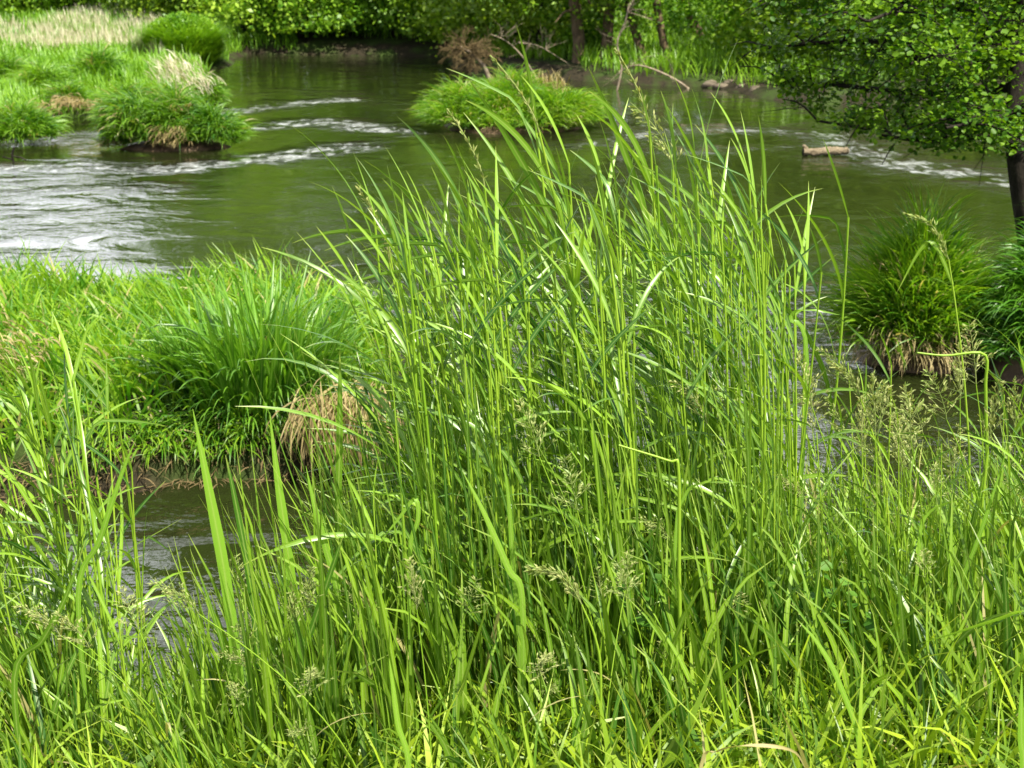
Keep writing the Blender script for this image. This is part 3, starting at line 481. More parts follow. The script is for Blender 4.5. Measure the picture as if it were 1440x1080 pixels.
# shrubs hanging over the far shore: pixel x, distance, radius, height, crown base, material, lean
SH = [(365, 41.7, 1.6, 4.6, .35, 'hazel', 'light green shrub at the left end of the dark far shore'), (440, 41.7, 1.6, 4.2, .35, 'hazel', 'light green shrub with broad leaves second along the dark far shore'), (500, 41.7, 1.5, 3.8, .32, 'bush', 'yellow green shrub third along the dark far shore'),
      (562, 41.5, 1.6, 4.4, .3, 'bush', 'mid green shrub left of the brown brushwood'), (630, 40.2, 1.5, 4.6, .3, 'fartree', 'dark shrub directly behind the brown brushwood'), (700, 37.5, 1.7, 4.8, .5, 'willow', 'olive willow bush above the centre islet'),
      (752, 36, 1.2, 4.0, .5, 'willow', 'olive willow bush between the brushwood and the thick stump'), (805, 35.5, .7, 1.5, .2, 'bush', 'small rounded green bush at the far water edge'), (1058, 34.5, 1.3, 2.6, .2, 'bush', 'light green bush right of the leaning trunks'), (1110, 31, 1.5, 4.0, .3, 'willow', 'olive bush behind the left tips of the alder'),
      (1180, 30.5, 1.5, 3.8, .3, 'fartree', 'dark bush on the far bank behind the alder branches'), (1280, 29.5, 1.6, 4.2, .3, 'willow', 'olive bush far behind the middle of the alder crown'), (1390, 29, 1.7, 4.0, .3, 'fartree', 'dark bush far behind the alder trunk'),
      (10, 47, 1.7, 2.6, .1, 'bush', 'green bush at the top left corner beyond the meadow'), (75, 49, 1.6, 2.4, .1, 'willow', 'olive bush left of the pale reed tuft beyond the meadow'), (140, 48, 1.5, 2.2, .1, 'bush', 'bush beyond the meadow between the pale reed tuft and the fallen branch'), (205, 50, 1.7, 2.8, .1, 'fartree', 'dark bush behind the fallen branch at the top of the meadow'), (255, 46, 1.5, 3.0, .1, 'willow', 'olive bush right behind the round willow bush'), (315, 45, 1.5, 3.4, .1, 'fartree', 'dark bush in the corner where meadow and far shore meet')]
for k, (px, Y, cr, h, cz, mt, lab) in enumerate(SH):
    x = (px - 720) / FPX * Y * 1.03; tree('riverside_shrub', lab, (x, Y, max(float(H(x, Y)), .2)), h, cr, cz, mt, 4600, .12, 100 + k, 'shrubs along the far shore', tr=.06, bark='darkbark', low_detail=4200)
# the round bush on the left bank
x = (276 - 720) / FPX * 36.4; r = np.random.default_rng(130); t = empty('round_bush', (x, 35.9, .0)); tag(t, 'rounded feathery willow bush on the left bank beside the river bend', 'bush')
g = Geo(); n = 8000; a = r.uniform(0, 6.28, n); q = np.sqrt(r.uniform(0, 1, n)); ribbons(g, np.stack([.75 * q * np.cos(a), .6 * q * np.sin(a), r.uniform(0, .6, n)], -1), r.uniform(.5, .95, n), .02, a + r.normal(0, .3, n), R(85) - q * R(40), R(50) - q * R(50), 4, kind='taper'); 
n = 9000; u = r.normal(size=(n, 3)); u /= np.linalg.norm(u, axis=1)[:, None]; pos = u * (r.uniform(.5, 1, n) ** .5)[:, None] * [.95, .8, .68] + [0, 0, .62]; leaves(g, pos[pos[:, 2] > .05], .09, r, tint=np.clip(.5 + .4 * wob(pos[pos[:, 2] > .05][:, 0] * 3, pos[pos[:, 2] > .05][:, 2] * 4) + r.normal(0, .15, (pos[:, 2] > .05).sum()), 0, 1)); g.build('foliage', M['bush'], t)
g = Geo()
for k in range(14): a = r.uniform(0, 6.28); e = np.array([.6 * math.cos(a), .5 * math.sin(a), r.uniform(.6, 1.1)]); tube(g, spline([(0, 0, -.1), e * [.5, .5, .6], e], 6), np.linspace(.03, .008, 6), 5)
g.build('stems', M['bark'], t)
# tall trees (their crowns stand mostly above the picture and mirror in the river)
TT_ = [(850, 54, 14, 3.2, 'tall tree behind the trunks above the right end of the centre islet'), (905, 58, 14, 3.0, 'tall tree far up the slope behind the slanting trunk'), (345, 47, 12, 3.2, 'tall tree behind the light green shrubs'), (420, 49, 13, 3.2, 'tall tree rising behind the second shrub of the dark far shore'), (505, 50, 12, 3.0, 'tall tree behind the yellow green shrub'), (580, 48, 13, 3.2, 'tall tree behind the mid green shrub'), (655, 52, 14, 3.0, 'tall tree standing behind the brushwood'),
       (740, 52, 14, 3.2, 'tall willow behind the centre islet'), (1120, 52, 14, 3.2, 'tall tree far behind the alder tips'), (1230, 37, 13, 3.2, 'tall tree far behind the middle of the alder'), (1350, 36, 12, 3.2, 'tall tree far behind the alder trunk'), (1480, 36, 12, 3.2, 'tall tree on the far bank beyond the right edge'), (1050, 60, 13, 2.8, 'tree on the slope behind the leaning trunks'), (960, 64, 14, 3.0, 'tree up the slope between two leaning trunks'),
       (-20, 62, 5.5, 2.6, 'tree behind the meadow at the top left corner'), (70, 64, 6, 2.8, 'tree behind the meadow above the pale reed tuft'), (160, 60, 5, 2.6, 'tree behind the fallen branch'), (235, 58, 7.5, 2.8, 'tree behind the round bush'), (300, 54, 11, 3.0, 'tree at the corner between meadow and dark far shore')]
for k, (px, Y, h, cr, lab) in enumerate(TT_):
    x = (px - 720) / FPX * Y * 1.03; tree('far_tree', lab, (x, Y, float(H(x, Y))), h, cr, 1.3, ('fartree', 'willow', 'bush')[k % 3], 7500, .24, 160 + k, 'trees beyond the river', tr=.17)
# alders with visible trunks on the far bank: foot px,py ; top px at py=-150, radius
for k, (px, py, qx, qy, rad, lab) in enumerate(((818, 92, 800, -40, .15, 'dark trunk leaning left above the centre islet'), (846, 100, 862, -40, .14, 'gnarled trunk with torn brown bark above the centre islet'), (912, 104, 868, -60, .11, 'slanting brown trunk left of the leaning pair'), (946, 104, 912, -60, .10, 'slim brown trunk leaning left beside the water'), (998, 66, 940, -50, .13, 'rightmost leaning trunk, on the grassy slope'))):
    Y = 33.5 if k != 4 else 38; b = P(px, py, Y); b[2] = min(b[2], float(H(b[0], Y)) + .02); tp = P(qx, qy, Y); dr = (tp - b) / (tp[2] - b[2]); h = 8.5
    r = np.random.default_rng(200 + k); t = empty('leaning_alder', b); tag(t, lab, 'tree', 'leaning trees on the far bank')
    g = Geo(); n = 14; zz = np.linspace(0, h, n); pth = np.stack([dr[0] * zz * (1 - zz * .04) + .05 * np.sin(zz * 1.3 + k), .1 * np.sin(zz + k), zz - .15], -1); rr = np.linspace(rad, rad * .4, n); rr[0] *= 1.7; tube(g, pth, rr, 10)
    for q in range(10):
        i = r.integers(2, 12); a = r.uniform(0, 6.28); e = pth[i] + np.array([math.cos(a), math.sin(a), r.uniform(-.2, .6)]) * r.uniform(.8, 1.8); tube(g, spline([pth[i], (pth[i] + e) / 2 + [0, 0, .15], e], 6), np.linspace(rr[i] * .35, .01, 6), 5)
    for q in range(5):
        a = q * 1.3 + k; e = np.array([math.cos(a) * rad * 3.2, math.sin(a) * rad * 3.2, -.35]); tube(g, spline([(0, 0, .2), e * [.5, .5, .1], e], 6), np.linspace(rad * .6, rad * .2, 6), 6)
    g.build('trunk', M['bark'], t)
    g = Geo(); cl = pth[r.integers(5, n, 50)] + r.normal(0, 1.1, (50, 3)) * [1, 1, .5]; cl[:, 2] = np.maximum(cl[:, 2], 2.1); nl = 3400; pk = r.integers(0, 50, nl); leaves(g, cl[pk] + r.normal(0, .38, (nl, 3)), .15 * r.uniform(.7, 1.3, nl), r, tint=np.clip(r.uniform(.2, .8, 50)[pk] + r.normal(0, .2, nl), 0, 1)); 
    cl = np.stack([r.normal(0, .8, 14), r.normal(.3, .5, 14), r.uniform(1.1, 2.3, 14)], -1); nl = 1500; pk = r.integers(0, 14, nl); leaves(g, cl[pk] + r.normal(0, .22, (nl, 3)), .10 * r.uniform(.7, 1.3, nl), r)
    g.build('crown', M['willow' if k < 2 else 'bush'], t)
# dead brush and snags
def twigs(g, p, d, ln, rad, depth, r, spread=.5, kids=4, drop=0.0):
    e = p + d * ln; mid = (p + e) / 2 + r.normal(0, .06, 3) * ln; pth = spline([p, mid, e], 6); tube(g, pth, np.linspace(rad, rad * .5, 6), 5 if depth > 1 else 3)
    if depth <= 0: return
    for k in range(kids):
        q = pth[r.integers(2, 6)]; nd = d + r.normal(0, spread, 3); nd[2] -= drop; nd /= np.linalg.norm(nd); twigs(g, q, nd, ln * r.uniform(.45, .75), rad * .55, depth - 1, r, spread, kids, drop)
r = np.random.default_rng(300)
b = P(690, 116, 31); t = empty('dead_brush', b); tag(t, 'bushy brown dead branch with fine twigs sticking out over the centre islet', 'dead branch')
g = Geo(); q = spline([(0, 0, 0), np.array(P(680, 92, 31)) - b, np.array(P(664, 76, 31)) - b, np.array(P(648, 66, 31)) - b], 10); tube(g, q, np.linspace(.055, .03, 10), 7); g.build('limb', M['dead'], t)
g = Geo()
for (px, py) in ((660, 62), (645, 72), (690, 58), (668, 70), (676, 84), (640, 80), (655, 88), (700, 66)):
    e = np.array(P(px, py, 31)) - b
    for _ in range(5): d = e - q[7] + r.normal(0, .25, 3); d /= np.linalg.norm(d); twigs(g, q[r.integers(4, 10)], d, r.uniform(.2, .38), .013, 3, r, .5, 4, .12)
g.build('twigs', M['brush'], t)
for k, (pts, rad, Y, lab) in enumerate(((((866, 134), (874, 95), (868, 60), (880, 28), (884, 5)), .022, 29.5, 'thin bare pale dead sapling standing in the water at the far shore'), (((975, 130), (950, 112), (915, 96), (890, 92), (868, 104)), .024, 30, 'arched fallen grey branch in front of the leaning trunks'), (((760, 118), (735, 80), (712, 58), (690, 48)), .02, 32, 'long thin grey branch sloping up behind the centre islet'), (((730, 60), (760, 66), (800, 90)), .02, 33, 'bare twig hanging before the olive willow'), (((160, 16), (178, 12), (200, 20), (214, 24)), .07, 52, 'fallen grey branch lying at the top of the meadow'), (((214, 26), (213, 0), (216, -50)), .06, 54, 'pale slender dead trunk at the top of the meadow'))):
    P_ = [P(a, c_, Y) for a, c_ in pts]; g = Geo(); pth = spline(P_, 16); tube(g, pth - P_[0], np.linspace(rad, rad * .35, 16), 6)
    for _ in range(9 if k != 5 else 3): i = r.integers(4, 15); d = r.normal(0, .6, 3) + [0, 0, .3]; d /= np.linalg.norm(d); twigs(g, pth[i] - P_[0], d, r.uniform(.2, .5), rad * .35, 1, r)
    o = g.build('bare_branch', M['dead']); o.location = P_[0].tolist(); tag(o, lab, 'branch', 'bare branches by the far bank')
g = Geo(); b = W(20, 228, 0); tube(g, spline([(0, 0, -.05), (-.02, 0, .08), (.02, 0, .2)], 6), .014, 5); tube(g, spline([(-.02, 0, .08), (.1, 0, .06), (.16, 0, .02)], 5), .010, 5); tube(g, spline([(0, 0, .03), (-.15, 0, .07)], 4), .01, 5); o = g.build('drift_twig', M['darkbark']); o.location = b.tolist(); tag(o, 'small dark twig sticking out of the shallow riffle at the left', 'twig')
# drifting log
r = np.random.default_rng(310); c = W(1157, 219, 0); t = empty('driftwood_log', c); tag(t, 'short weathered pale log with a dark broken end lying in the river on the right', 'log')
g = Geo(); n = 26; xx = np.linspace(-.27, .34, n); pth = np.stack([xx, .02 * np.sin(xx * 6), .058 + .03 * xx + .004 * np.sin(xx * 17)], -1); rad = .052 + .004 * np.sin(xx * 14 + 1) + .003 * np.sin(xx * 41); rad[0] = .052; rad[-1] = .047; tube(g, pth, rad, 14); g.v[-1] += np.random.default_rng(5).normal(0, .006, g.v[-1].shape) * [0, 1, 1]; g.build('log_body', M['logwood'], t)
g = Geo(); tube(g, np.array([[-.27, 0, .05], [-.28, 0, .05], [-.282, 0, .05]]), [.053, .046, .001], 12); g.build('broken_end', M['darkbark'], t)
g = Geo(); tube(g, spline([(-.22, 0, .085), (-.265, 0, .13), (-.285, 0, .14)], 6), np.linspace(.03, .016, 6), 8); g.build('branch_stub', M['logwood'], t)
g = Geo(); tube(g, np.array([[.338, 0, .068], [.352, .0, .07], [.356, 0, .07]]), [.046, .03, .001], 8); g.build('splinter', M['logwood'], t)

# the alder on the right
r = np.random.default_rng(400); b = P(1462, 470, 9.4); b[2] = .1; t = empty('alder_tree', b); tag(t, 'dark trunked alder leaning over the water on the right with low leafy limbs', 'tree')
g = Geo(); rel = lambda px, py, Y: P(px, py, Y) - b
trk = spline([(0, 0, -.3), rel(1452, 380, 9.4), rel(1434, 250, 9.4), rel(1428, 170, 9.4), rel(1440, 40, 9.5), rel(1470, -200, 9.7), rel(1500, -700, 10)], 26)
tr_r = np.linspace(.085, .05, 26); tr_r[0] = .15; tr_r[1] = .11; tube(g, trk, tr_r, 10)
LB = [([(1428, 178), (1395, 190), (1340, 193), (1290, 197), (1240, 190)], 9.4, 9.0, .03), ([(1430, 170), (1380, 182), (1310, 186), (1230, 182), (1150, 170)], 9.4, 9.9, .028), ([(1436, 120), (1370, 130), (1280, 130), (1180, 120), (1100, 115)], 9.4, 10.4, .035),
      ([(1436, 80), (1360, 70), (1260, 60), (1150, 60), (1080, 70)], 9.5, 10.2, .035), ([(1438, 40), (1350, 10), (1240, -5), (1130, -10), (1080, 5)], 9.5, 9.6, .035), ([(1440, 0), (1340, -50), (1220, -80), (1100, -80)], 9.6, 9.4, .035),
      ([(1440, 60), (1400, 60), (1340, 70), (1280, 90)], 9.5, 8.2, .03), ([(1440, -20), (1380, -20), (1300, 0), (1220, 30)], 9.6, 8.3, .03), ([(1430, 150), (1420, 160), (1380, 170), (1330, 180)], 9.4, 8.4, .025),
      ([(1445, -100), (1380, -160), (1280, -210), (1160, -220)], 9.7, 9.6, .035), ([(1450, -60), (1540, -80), (1660, -60), (1760, 0)], 9.6, 9.9, .035), ([(1436, 60), (1500, 40), (1580, 60)], 9.5, 10.6, .03), ([(1455, -150), (1480, -260), (1440, -400), (1380, -480)], 9.7, 9.2, .03), ([(1460, -200), (1540, -330), (1640, -420)], 9.8, 10.2, .03), ([(1440, 20), (1410, 20), (1330, 40), (1240, 60)], 9.6, 11.6, .03), ([(1440, -60), (1360, -60), (1240, -60), (1120, -30)], 9.6, 11.4, .03)]
spr = []
for pts, Y0, Y1, rad in LB:
    ys_ = np.linspace(Y0, Y1, len(pts)); pth = spline([rel(a, c_, yy) for (a, c_), yy in zip(pts, ys_)], 16); tube(g, pth, np.linspace(rad, .008, 16), 6)
    for k in range(26):
        i = r.integers(3, 16); d = r.normal(0, 1, 3) * [1, 1, .35]; d /= np.linalg.norm(d); ln = r.uniform(.2, .6) * (1.2 - i / 30); e = pth[i] + d * ln + [0, 0, -.06 * ln]
        ex, ey = pix(e + b)
        if ey > outline(ex, [1000, 1080, 1150, 1300, 1460, 1800], [100, 125, 175, 205, 218, 240]): continue
        bp = spline([pth[i], (pth[i] + e) / 2 + [0, 0, .04], e], 6); tube(g, bp, np.linspace(.008, .003, 6), 4); spr.append(bp)
        for _ in range(2):
            j = r.integers(2, 5); e2 = bp[j] + r.normal(0, .17, 3) * [1, 1, .6]; b2 = spline([bp[j], (bp[j] + e2) / 2, e2], 5); tube(g, b2, np.linspace(.004, .002, 5), 3); spr.append(b2)
for (a, c_) in ((1240, 232), (1315, 220), (1190, 205)):          # bare hanging twigs
    q = rel(a + 18, c_ - 30, 9.3); e = rel(a, c_, 9.3); tube(g, spline([q, (q + e) / 2 + [0, 0, .01], e], 6), np.linspace(.005, .0025, 6), 4)
g.build('trunk', M['darkbark'], t)
g = Geo(); ps = []; tn = []
for bp in spr:
    m = 32; i = r.integers(1, len(bp), m); ps.append(bp[i] + r.normal(0, .045, (m, 3))); tn.append(np.clip(r.uniform(.1, .8) + r.normal(0, .18, m), 0, 1))
ps = np.concatenate(ps); tn = np.concatenate(tn)
px, py = pix(ps + b); low = outline(px, [1000, 1065, 1080, 1110, 1150, 1200, 1300, 1400, 1460, 1800], [20, 95, 125, 160, 182, 196, 212, 222, 215, 220]); k = (px > 1055 + r.uniform(-8, 25, len(px))) & (py < low + r.uniform(-14, 8, len(px)))
leaves(g, ps[k], r.uniform(.022, .050, k.sum()), r, up=.75, round_=True, tint=tn[k], droop=.3); g.build('crown', M['alder'], t)
print('alder leaves', k.sum())

# ------------------------------------------------------------------ tall reed stalks
def copy_tree(o):
    c = o.copy(); C.objects.link(c)
    for ch in o.children:
        d = ch.copy(); C.objects.link(d); d.parent = c
    return c
def spikelets(g, pts, dirs, r, size=.010):
    n = len(pts); az = np.arctan2(dirs[:, 1], dirs[:, 0]); el = np.arcsin(np.clip(dirs[:, 2] / (np.linalg.norm(dirs, axis=1) + 1e-9), -1, 1))
    ribbons(g, pts, size * r.uniform(.8, 1.4, n), size * .38, az, el, el - .2, 2, tw0=r.uniform(-1.5, 1.5, n), kind='lance', fold=.5)
def panicle(g, path, r, open_=1.0, size=.011, nb=11, blen=.05):
    """feathery grass head along a path (base to tip)"""
    n = len(path); tube(g, path, np.linspace(.0015, .0006, n), 4, tint=.3); pp = []; dd = []
    for k in range(nb):
        f = (k + .5) / nb; i = min(int(f * (n - 1)), n - 2); p = path[i]; ax = path[i + 1] - path[i]; ax /= np.linalg.norm(ax)
        for _ in range(3):
            a = r.normal(0, 1, 3); a -= ax * (a @ ax); a /= np.linalg.norm(a); d = ax * (1.2 - .5 * open_) + a * .8 * open_; d /= np.linalg.norm(d); ln = blen * (1.15 - f) * r.uniform(.6, 1.2)
            e = p + d * ln + [0, 0, -.1 * ln]; tube(g, np.array([p, (p + e) / 2, e]), .0007, 3, tint=.4)
            m = max(3, int(ln / .010)); tt = r.uniform(.35, 1.05, m)[:, None]; pp.append(p + (e - p) * tt + r.normal(0, .0015, (m, 3))); dd.append(np.tile(d, (m, 1)) + r.normal(0, .3, (m, 3)))
    spikelets(g, np.concatenate(pp), np.concatenate(dd), r, size)
def spike(g, path, r, size=.011):
    n = len(path); pp = np.repeat(path[1:-1], 9, 0); ax = np.repeat(np.gradient(path, axis=0)[1:-1], 9, 0); ax /= np.linalg.norm(ax, axis=1)[:, None]
    d = ax + r.normal(0, .28, pp.shape); spikelets(g, pp + d * .003, d, r, size); tube(g, path, .002, 5, tint=.4)
def make_stalk(seed, h, nleaf, wind=.12, head=None, lw=.0118, top_leaf=True):
    r = np.random.default_rng(seed); t = empty('reed_stalk'); t['category'] = 'reed'
    n = 14; s = np.linspace(0, 1, n); bx = r.normal(0, .02); pth = np.stack([-wind * s ** 2 * h + bx * np.sin(s * 3), r.normal(0, .05) * s ** 2, s * h], -1)
    g = Geo(); rad = np.linspace(.0042, .0022, n); rad[(np.arange(n) % 3) == 1] *= 1.16; tube(g, pth, rad, 6, tint=.35 + .5 * r.uniform()); g.build('stem', M['reedstem'], t)
    fr = np.sort(np.linspace(.22, .93, nleaf) + r.normal(0, .03, nleaf)); 
    for k, f in enumerate(np.clip(fr, .1, .97)):
        i = f * (n - 1); i0 = min(int(i), n - 2); p = pth[i0] + (pth[i0 + 1] - pth[i0]) * (i - i0)
        az = r.normal(np.pi, .6) if r.uniform() > .12 else r.normal(0, .6); up = f > .8
        g = Geo(); ln = r.uniform(.28, .46) * (1.1 - .75 * max(f - .5, 0)); e1 = r.uniform(R(22), R(60)) if up else r.uniform(R(-22), R(52))
        kk = (np.array([r.uniform(.35, .7)]), np.array([r.uniform(.4, 1.0)])) if r.uniform() < .22 else None
        sheath = p - [0, 0, .0]; ribbons(g, sheath[None], ln, lw * r.uniform(.7, 1.15), az, r.uniform(R(66), R(80)), e1, 10, daz=r.normal(0, .2), tw0=r.normal(0, .9), tw=r.normal(0, .7), fold=.3, p=r.uniform(.6, 1.15), tint=np.array([r.uniform(.1, .95)]), kink=kk)
        g.build('leaf', M['reed'], t)
    tp = pth[-1]; g = Geo()
    if head == 'spike':
        hp = tp + np.stack([-.10 * np.linspace(0, 1, 10) ** 1.5 * .8, np.zeros(10), np.linspace(0, .15, 10)], -1); spike(g, hp, r); g.build('seed_head', M['seed'], t)
    elif head == 'panicle':
        hp = tp + np.stack([-.10 * np.linspace(0, 1, 12) ** 1.5, np.zeros(12), np.linspace(0, .16, 12) - .03 * np.linspace(0, 1, 12) ** 2], -1); panicle(g, hp, r, .7); g.build('seed_head', M['seed'], t)
    else:
        ribbons(g, tp[None], r.uniform(.12, .22), lw * r.uniform(.55, .85), r.normal(np.pi, .4), r.uniform(R(66), R(88)), r.uniform(R(38), R(72)), 9, tw0=r.uniform(-1, 1), tw=r.normal(0, .8), fold=.3, tint=np.array([r.uniform(.3, .95)])); g.build('leaf', M['reed'], t)
    return t
PH = [1.25, 1.2, 1.3, 1.2, 1.25, 1.15, 1.3, 1.2, 1.25, 1.2, 1.1, 1.25, 1.15, 1.2]
protos = [make_stalk(500 + k, PH[k], 5 + k % 3, wind=.03 + .05 * ((k * 7) % 5) / 4, head={3: 'spike', 8: 'spike', 11: 'panicle'}.get(k)) for k in range(14)]
used = set()
def put_stalk(k, topx, topy, Y, lab, group, rz=0.0, r=rng):
    """stand a stalk at distance Y so that its stem ends near the sight line given"""
    h = PH[k]; T = P(topx, topy, Y); x = T[0] + .06 * h; zb = float(H(x, Y)); zb = max(zb, -.05); s = max((T[2] - zb) / h, .3); x = T[0] + .055 * h * s
    o = protos[k] if k not in used else copy_tree(protos[k]); used.add(k)
    o.location = (x, Y, zb - .01); o.rotation_euler = (r.normal(0, .03), r.normal(0, .03), rz); sw = .6 * s + .4 * min(s, 1.1); o.scale = (sw, sw, s)
    tag(o, lab, 'reed', group); return o
HAND = [(540, 262, 3.7, 1, 'leftmost reed of the tall clump, its top leaf blown left over the river'), (565, 300, 3.9, 4, 'second reed of the left rim, topping out below its neighbour'), (612, 238, 3.6, 0, 'reed with a pale leaf angled over the river left of the centre islet'), (655, 225, 3.9, 3, 'reed tipped with a slim green seed spike below the centre islet'), (700, 262, 3.5, 2, 'reed whose top leaf crosses the left end of the centre islet'), (745, 250, 3.8, 5, 'reed standing under the middle of the centre islet'),
        (768, 195, 3.9, 6, 'reed whose broad pale leaf lies over the centre islet'), (785, 160, 3.8, 7, 'reed with its top leaf reaching above the centre islet'), (812, 230, 3.6, 9, 'reed below the right end of the centre islet'), (851, 135, 3.9, 8, 'tall reed with a seed spike at the right end of the centre islet'), (880, 140, 4.0, 8, 'tall reed with a seed spike nearest the bare pale sapling'), (902, 190, 3.7, 10, 'reed under the slanting brown trunk'), (925, 205, 3.9, 11, 'reed with a loose seed head under the slim brown trunk'),
        (955, 215, 3.6, 12, 'reed between the seed spikes and the tallest tips'), (985, 195, 3.9, 13, 'reed ending below the leaning trunks'), (1010, 250, 3.7, 1, 'shorter reed among the tallest tips'), (1040, 190, 3.8, 2, 'tallest reed in the right half of the clump'), (1046, 215, 4.0, 6, 'reed right behind the tallest one, with thick sheath'), (1078, 250, 3.8, 9, 'reed with a broad arching leaf left of the floating log'), (1104, 268, 3.9, 5, 'reed at the right rim of the tall clump'), (1124, 262, 3.7, 7, 'single thin reed standing outermost on the right rim')]
for (px, py, Y, k, lab) in HAND: put_stalk(k, px, py + 25, Y, lab, 'tall reed stalks of the central clump', rng.normal(0, .25))
r = np.random.default_rng(610); ENVX = [500, 540, 600, 700, 800, 880, 1000, 1060, 1110, 1160]; ENVY = [370, 310, 310, 320, 310, 290, 290, 310, 350, 480]
zones = ((545, 640, 36, 'left fringe'), (640, 770, 44, 'left half'), (770, 890, 42, 'middle'), (890, 1010, 40, 'right half'), (1010, 1120, 34, 'right fringe'))
ZL = {'left fringe': 'tall green reed in the left fringe of the central clump, leaves streaming left', 'left half': 'tall green reed in the left half of the central clump, below the centre islet', 'middle': 'tall green reed in the thick middle of the central clump', 'right half': 'tall green reed in the right half of the central clump, under the leaning trunks', 'right fringe': 'tall slender reed in the right fringe of the central clump, left of the log'}
for (a, b_, n, nm) in zones:
    for _ in range(n):
        px = r.uniform(a, b_); py = np.interp(px, ENVX, ENVY) + abs(r.normal(0, 95)) + 5; Y = r.uniform(3.1, 4.35)
        k = int(r.choice([0, 1, 2, 4, 5, 6, 7, 9, 10, 12, 13])); put_stalk(k, px, py, Y, ZL[nm], 'reeds in the %s of the central clump' % nm, r.normal(0, .45), r)
for _ in range(34):
    px = r.uniform(-40, 150); py = r.uniform(520, 780); put_stalk(int(r.choice([0, 2, 4, 5, 10, 12, 13])), px, py, r.uniform(2.9, 3.9), 'thin reed standing at the left edge of the photo in front of the peninsula', 'reeds at the left edge', r.normal(0, 1.0), r)
for _ in range(30):
    px = r.uniform(1150, 1470); py = r.uniform(500, 740); put_stalk(int(r.choice([0, 2, 4, 5, 10, 12, 13])), px, py, r.uniform(3.0, 4.3), 'thin reed among the feathery grasses in front of the right islet', 'reeds at the right side', r.normal(0, .9), r)
for _ in range(13):
    px = r.uniform(330, 540); py = r.uniform(680, 830); put_stalk(int(r.choice([0, 2, 4, 5, 10, 12, 13])), px, py, r.uniform(2.9, 3.8), 'low reed standing before the dark water gap left of the central clump', 'reeds before the water gap', r.normal(0, .9), r)

# ------------------------------------------------------------------ feathery flowering grasses
def make_flower(seed, h, open_, lean):
    r = np.random.default_rng(seed); t = empty('flowering_grass'); n = 12; s = np.linspace(0, 1, n); pth = np.stack([-lean * s ** 2 * h, r.normal(0, .03) * s ** 2, s * h], -1)
    g = Geo(); tube(g, pth, np.linspace(.0024, .0013, n), 5, tint=.5); g.build('stem', M['reedstem'], t)
    hp = pth[-1] + np.stack([-(lean * 1.2) * np.linspace(0, 1, 12) ** 1.3 * .16 - .01 * np.linspace(0, 1, 12), np.zeros(12), .17 * np.linspace(0, 1, 12) - lean * .12 * np.linspace(0, 1, 12) ** 2], -1)
    g = Geo(); panicle(g, hp, r, open_, size=.0105, nb=12, blen=.062); g.build('seed_head', M['seed'], t)
    for f in (.3, .55):
        g = Geo(); p = pth[int(f * 11)]; ribbons(g, p[None], r.uniform(.15, .28), .008, r.uniform(0, 6.28), R(70), r.uniform(R(-20), R(50)), 8, tw0=r.uniform(-1, 1), fold=.2, tint=np.array([r.uniform()])); g.build('leaf', M['long'], t)
    return t
fl = [make_flower(700 + k, .8, (.5, .9, 1.1, .7, 1.0)[k], (.05, .2, .12, .5, .3)[k]) for k in range(5)]; fu = set()
def put_flower(k, px, py, Y, lab, group, rz=0.0, sc=1.0):
    T = P(px, py, Y); x = T[0] + .05; zb = max(float(H(x, Y)), 0); s = max((T[2] - zb) / .8, .25); o = fl[k] if k not in fu else copy_tree(fl[k]); fu.add(k)
    o.location = (x, Y, zb - .01); o.rotation_euler = (0, 0, rz); sw = sc * (.5 * s + .5); o.scale = (sw, sw, s); tag(o, lab, 'grass', group)
for (px, py, Y, k, lab) in ((825, 640, 2.9, 1, 'feathery seed head before the middle of the tall clump'), (835, 705, 2.8, 2, 'tangled feathery seed head below the other one before the tall clump'), (900, 830, 2.7, 2, 'open feathery seed head low before the right half of the clump'), (265, 890, 2.7, 3, 'pale seed head leaning left by the water gap'), (1205, 570, 3.4, 1, 'pale seed head just below the right islet'), (1395, 530, 3.4, 2, 'tall open seed head below the low right tussock'), (1110, 760, 3.0, 3, 'long green seed head bowing at the right foot of the tall clump')):
    put_flower(k, px, py, Y, lab, 'feathery flowering grasses')
for (a, b_, c_, d_, n, lab, gr) in ((1150, 1445, 560, 720, 34, 'airy flowering grass with green seed head right of the tall clump', 'flowering grasses at the right'), (1150, 1445, 720, 900, 12, 'low flowering grass in the bank grass at the right', 'low flowering grasses at the right'), (200, 520, 850, 980, 20, 'flowering grass with cream spikelets in the left foreground', 'flowering grasses in the left foreground'), (560, 1000, 820, 960, 14, 'flowering grass low at the foot of the tall clump', 'flowering grasses at the clump foot')):
    for _ in range(n): put_flower(int(r.integers(0, 5)), r.uniform(a, b_), r.uniform(c_, d_), r.uniform(2.5, 3.2) if c_ > 800 else r.uniform(3.0, 4.2), lab, gr, r.normal(0, 1.2))

# ------------------------------------------------------------------ single blades one can point to
def blade(lab, pts, Y, w, mat='broad', tint=.6, name='broad_blade', twist=0.3, fold=.22, kind='blade', dY=0.0, group=None):
    """pts: sight lines from foot to tip; the foot stands on the bank"""
    n = len(pts); P_ = [P(a, c_, Y + dY * k / max(n - 1, 1)) for k, (a, c_) in enumerate(pts)]; f = P_[0].copy(); f[2] = max(float(H(f[0], f[1])), 0) ; 
    full = [f] + P_ if P_[0][2] - f[2] > .05 else P_
    pth = spline(full, 24) - f; g = Geo(); ribbon_path(g, pth, w * .62, tint, fold=fold, kind=kind, twist=twist); o = g.build(name, M[mat]); o.location = f.tolist(); tag(o, lab, 'grass blade', group); return o
GB = 'broad single blades in the foreground'
blade('broadest pale upright blade in the left foreground, before the water gap', [(338, 980), (318, 820), (292, 680), (271, 575)], 2.9, .040, tint=.75, group=GB)
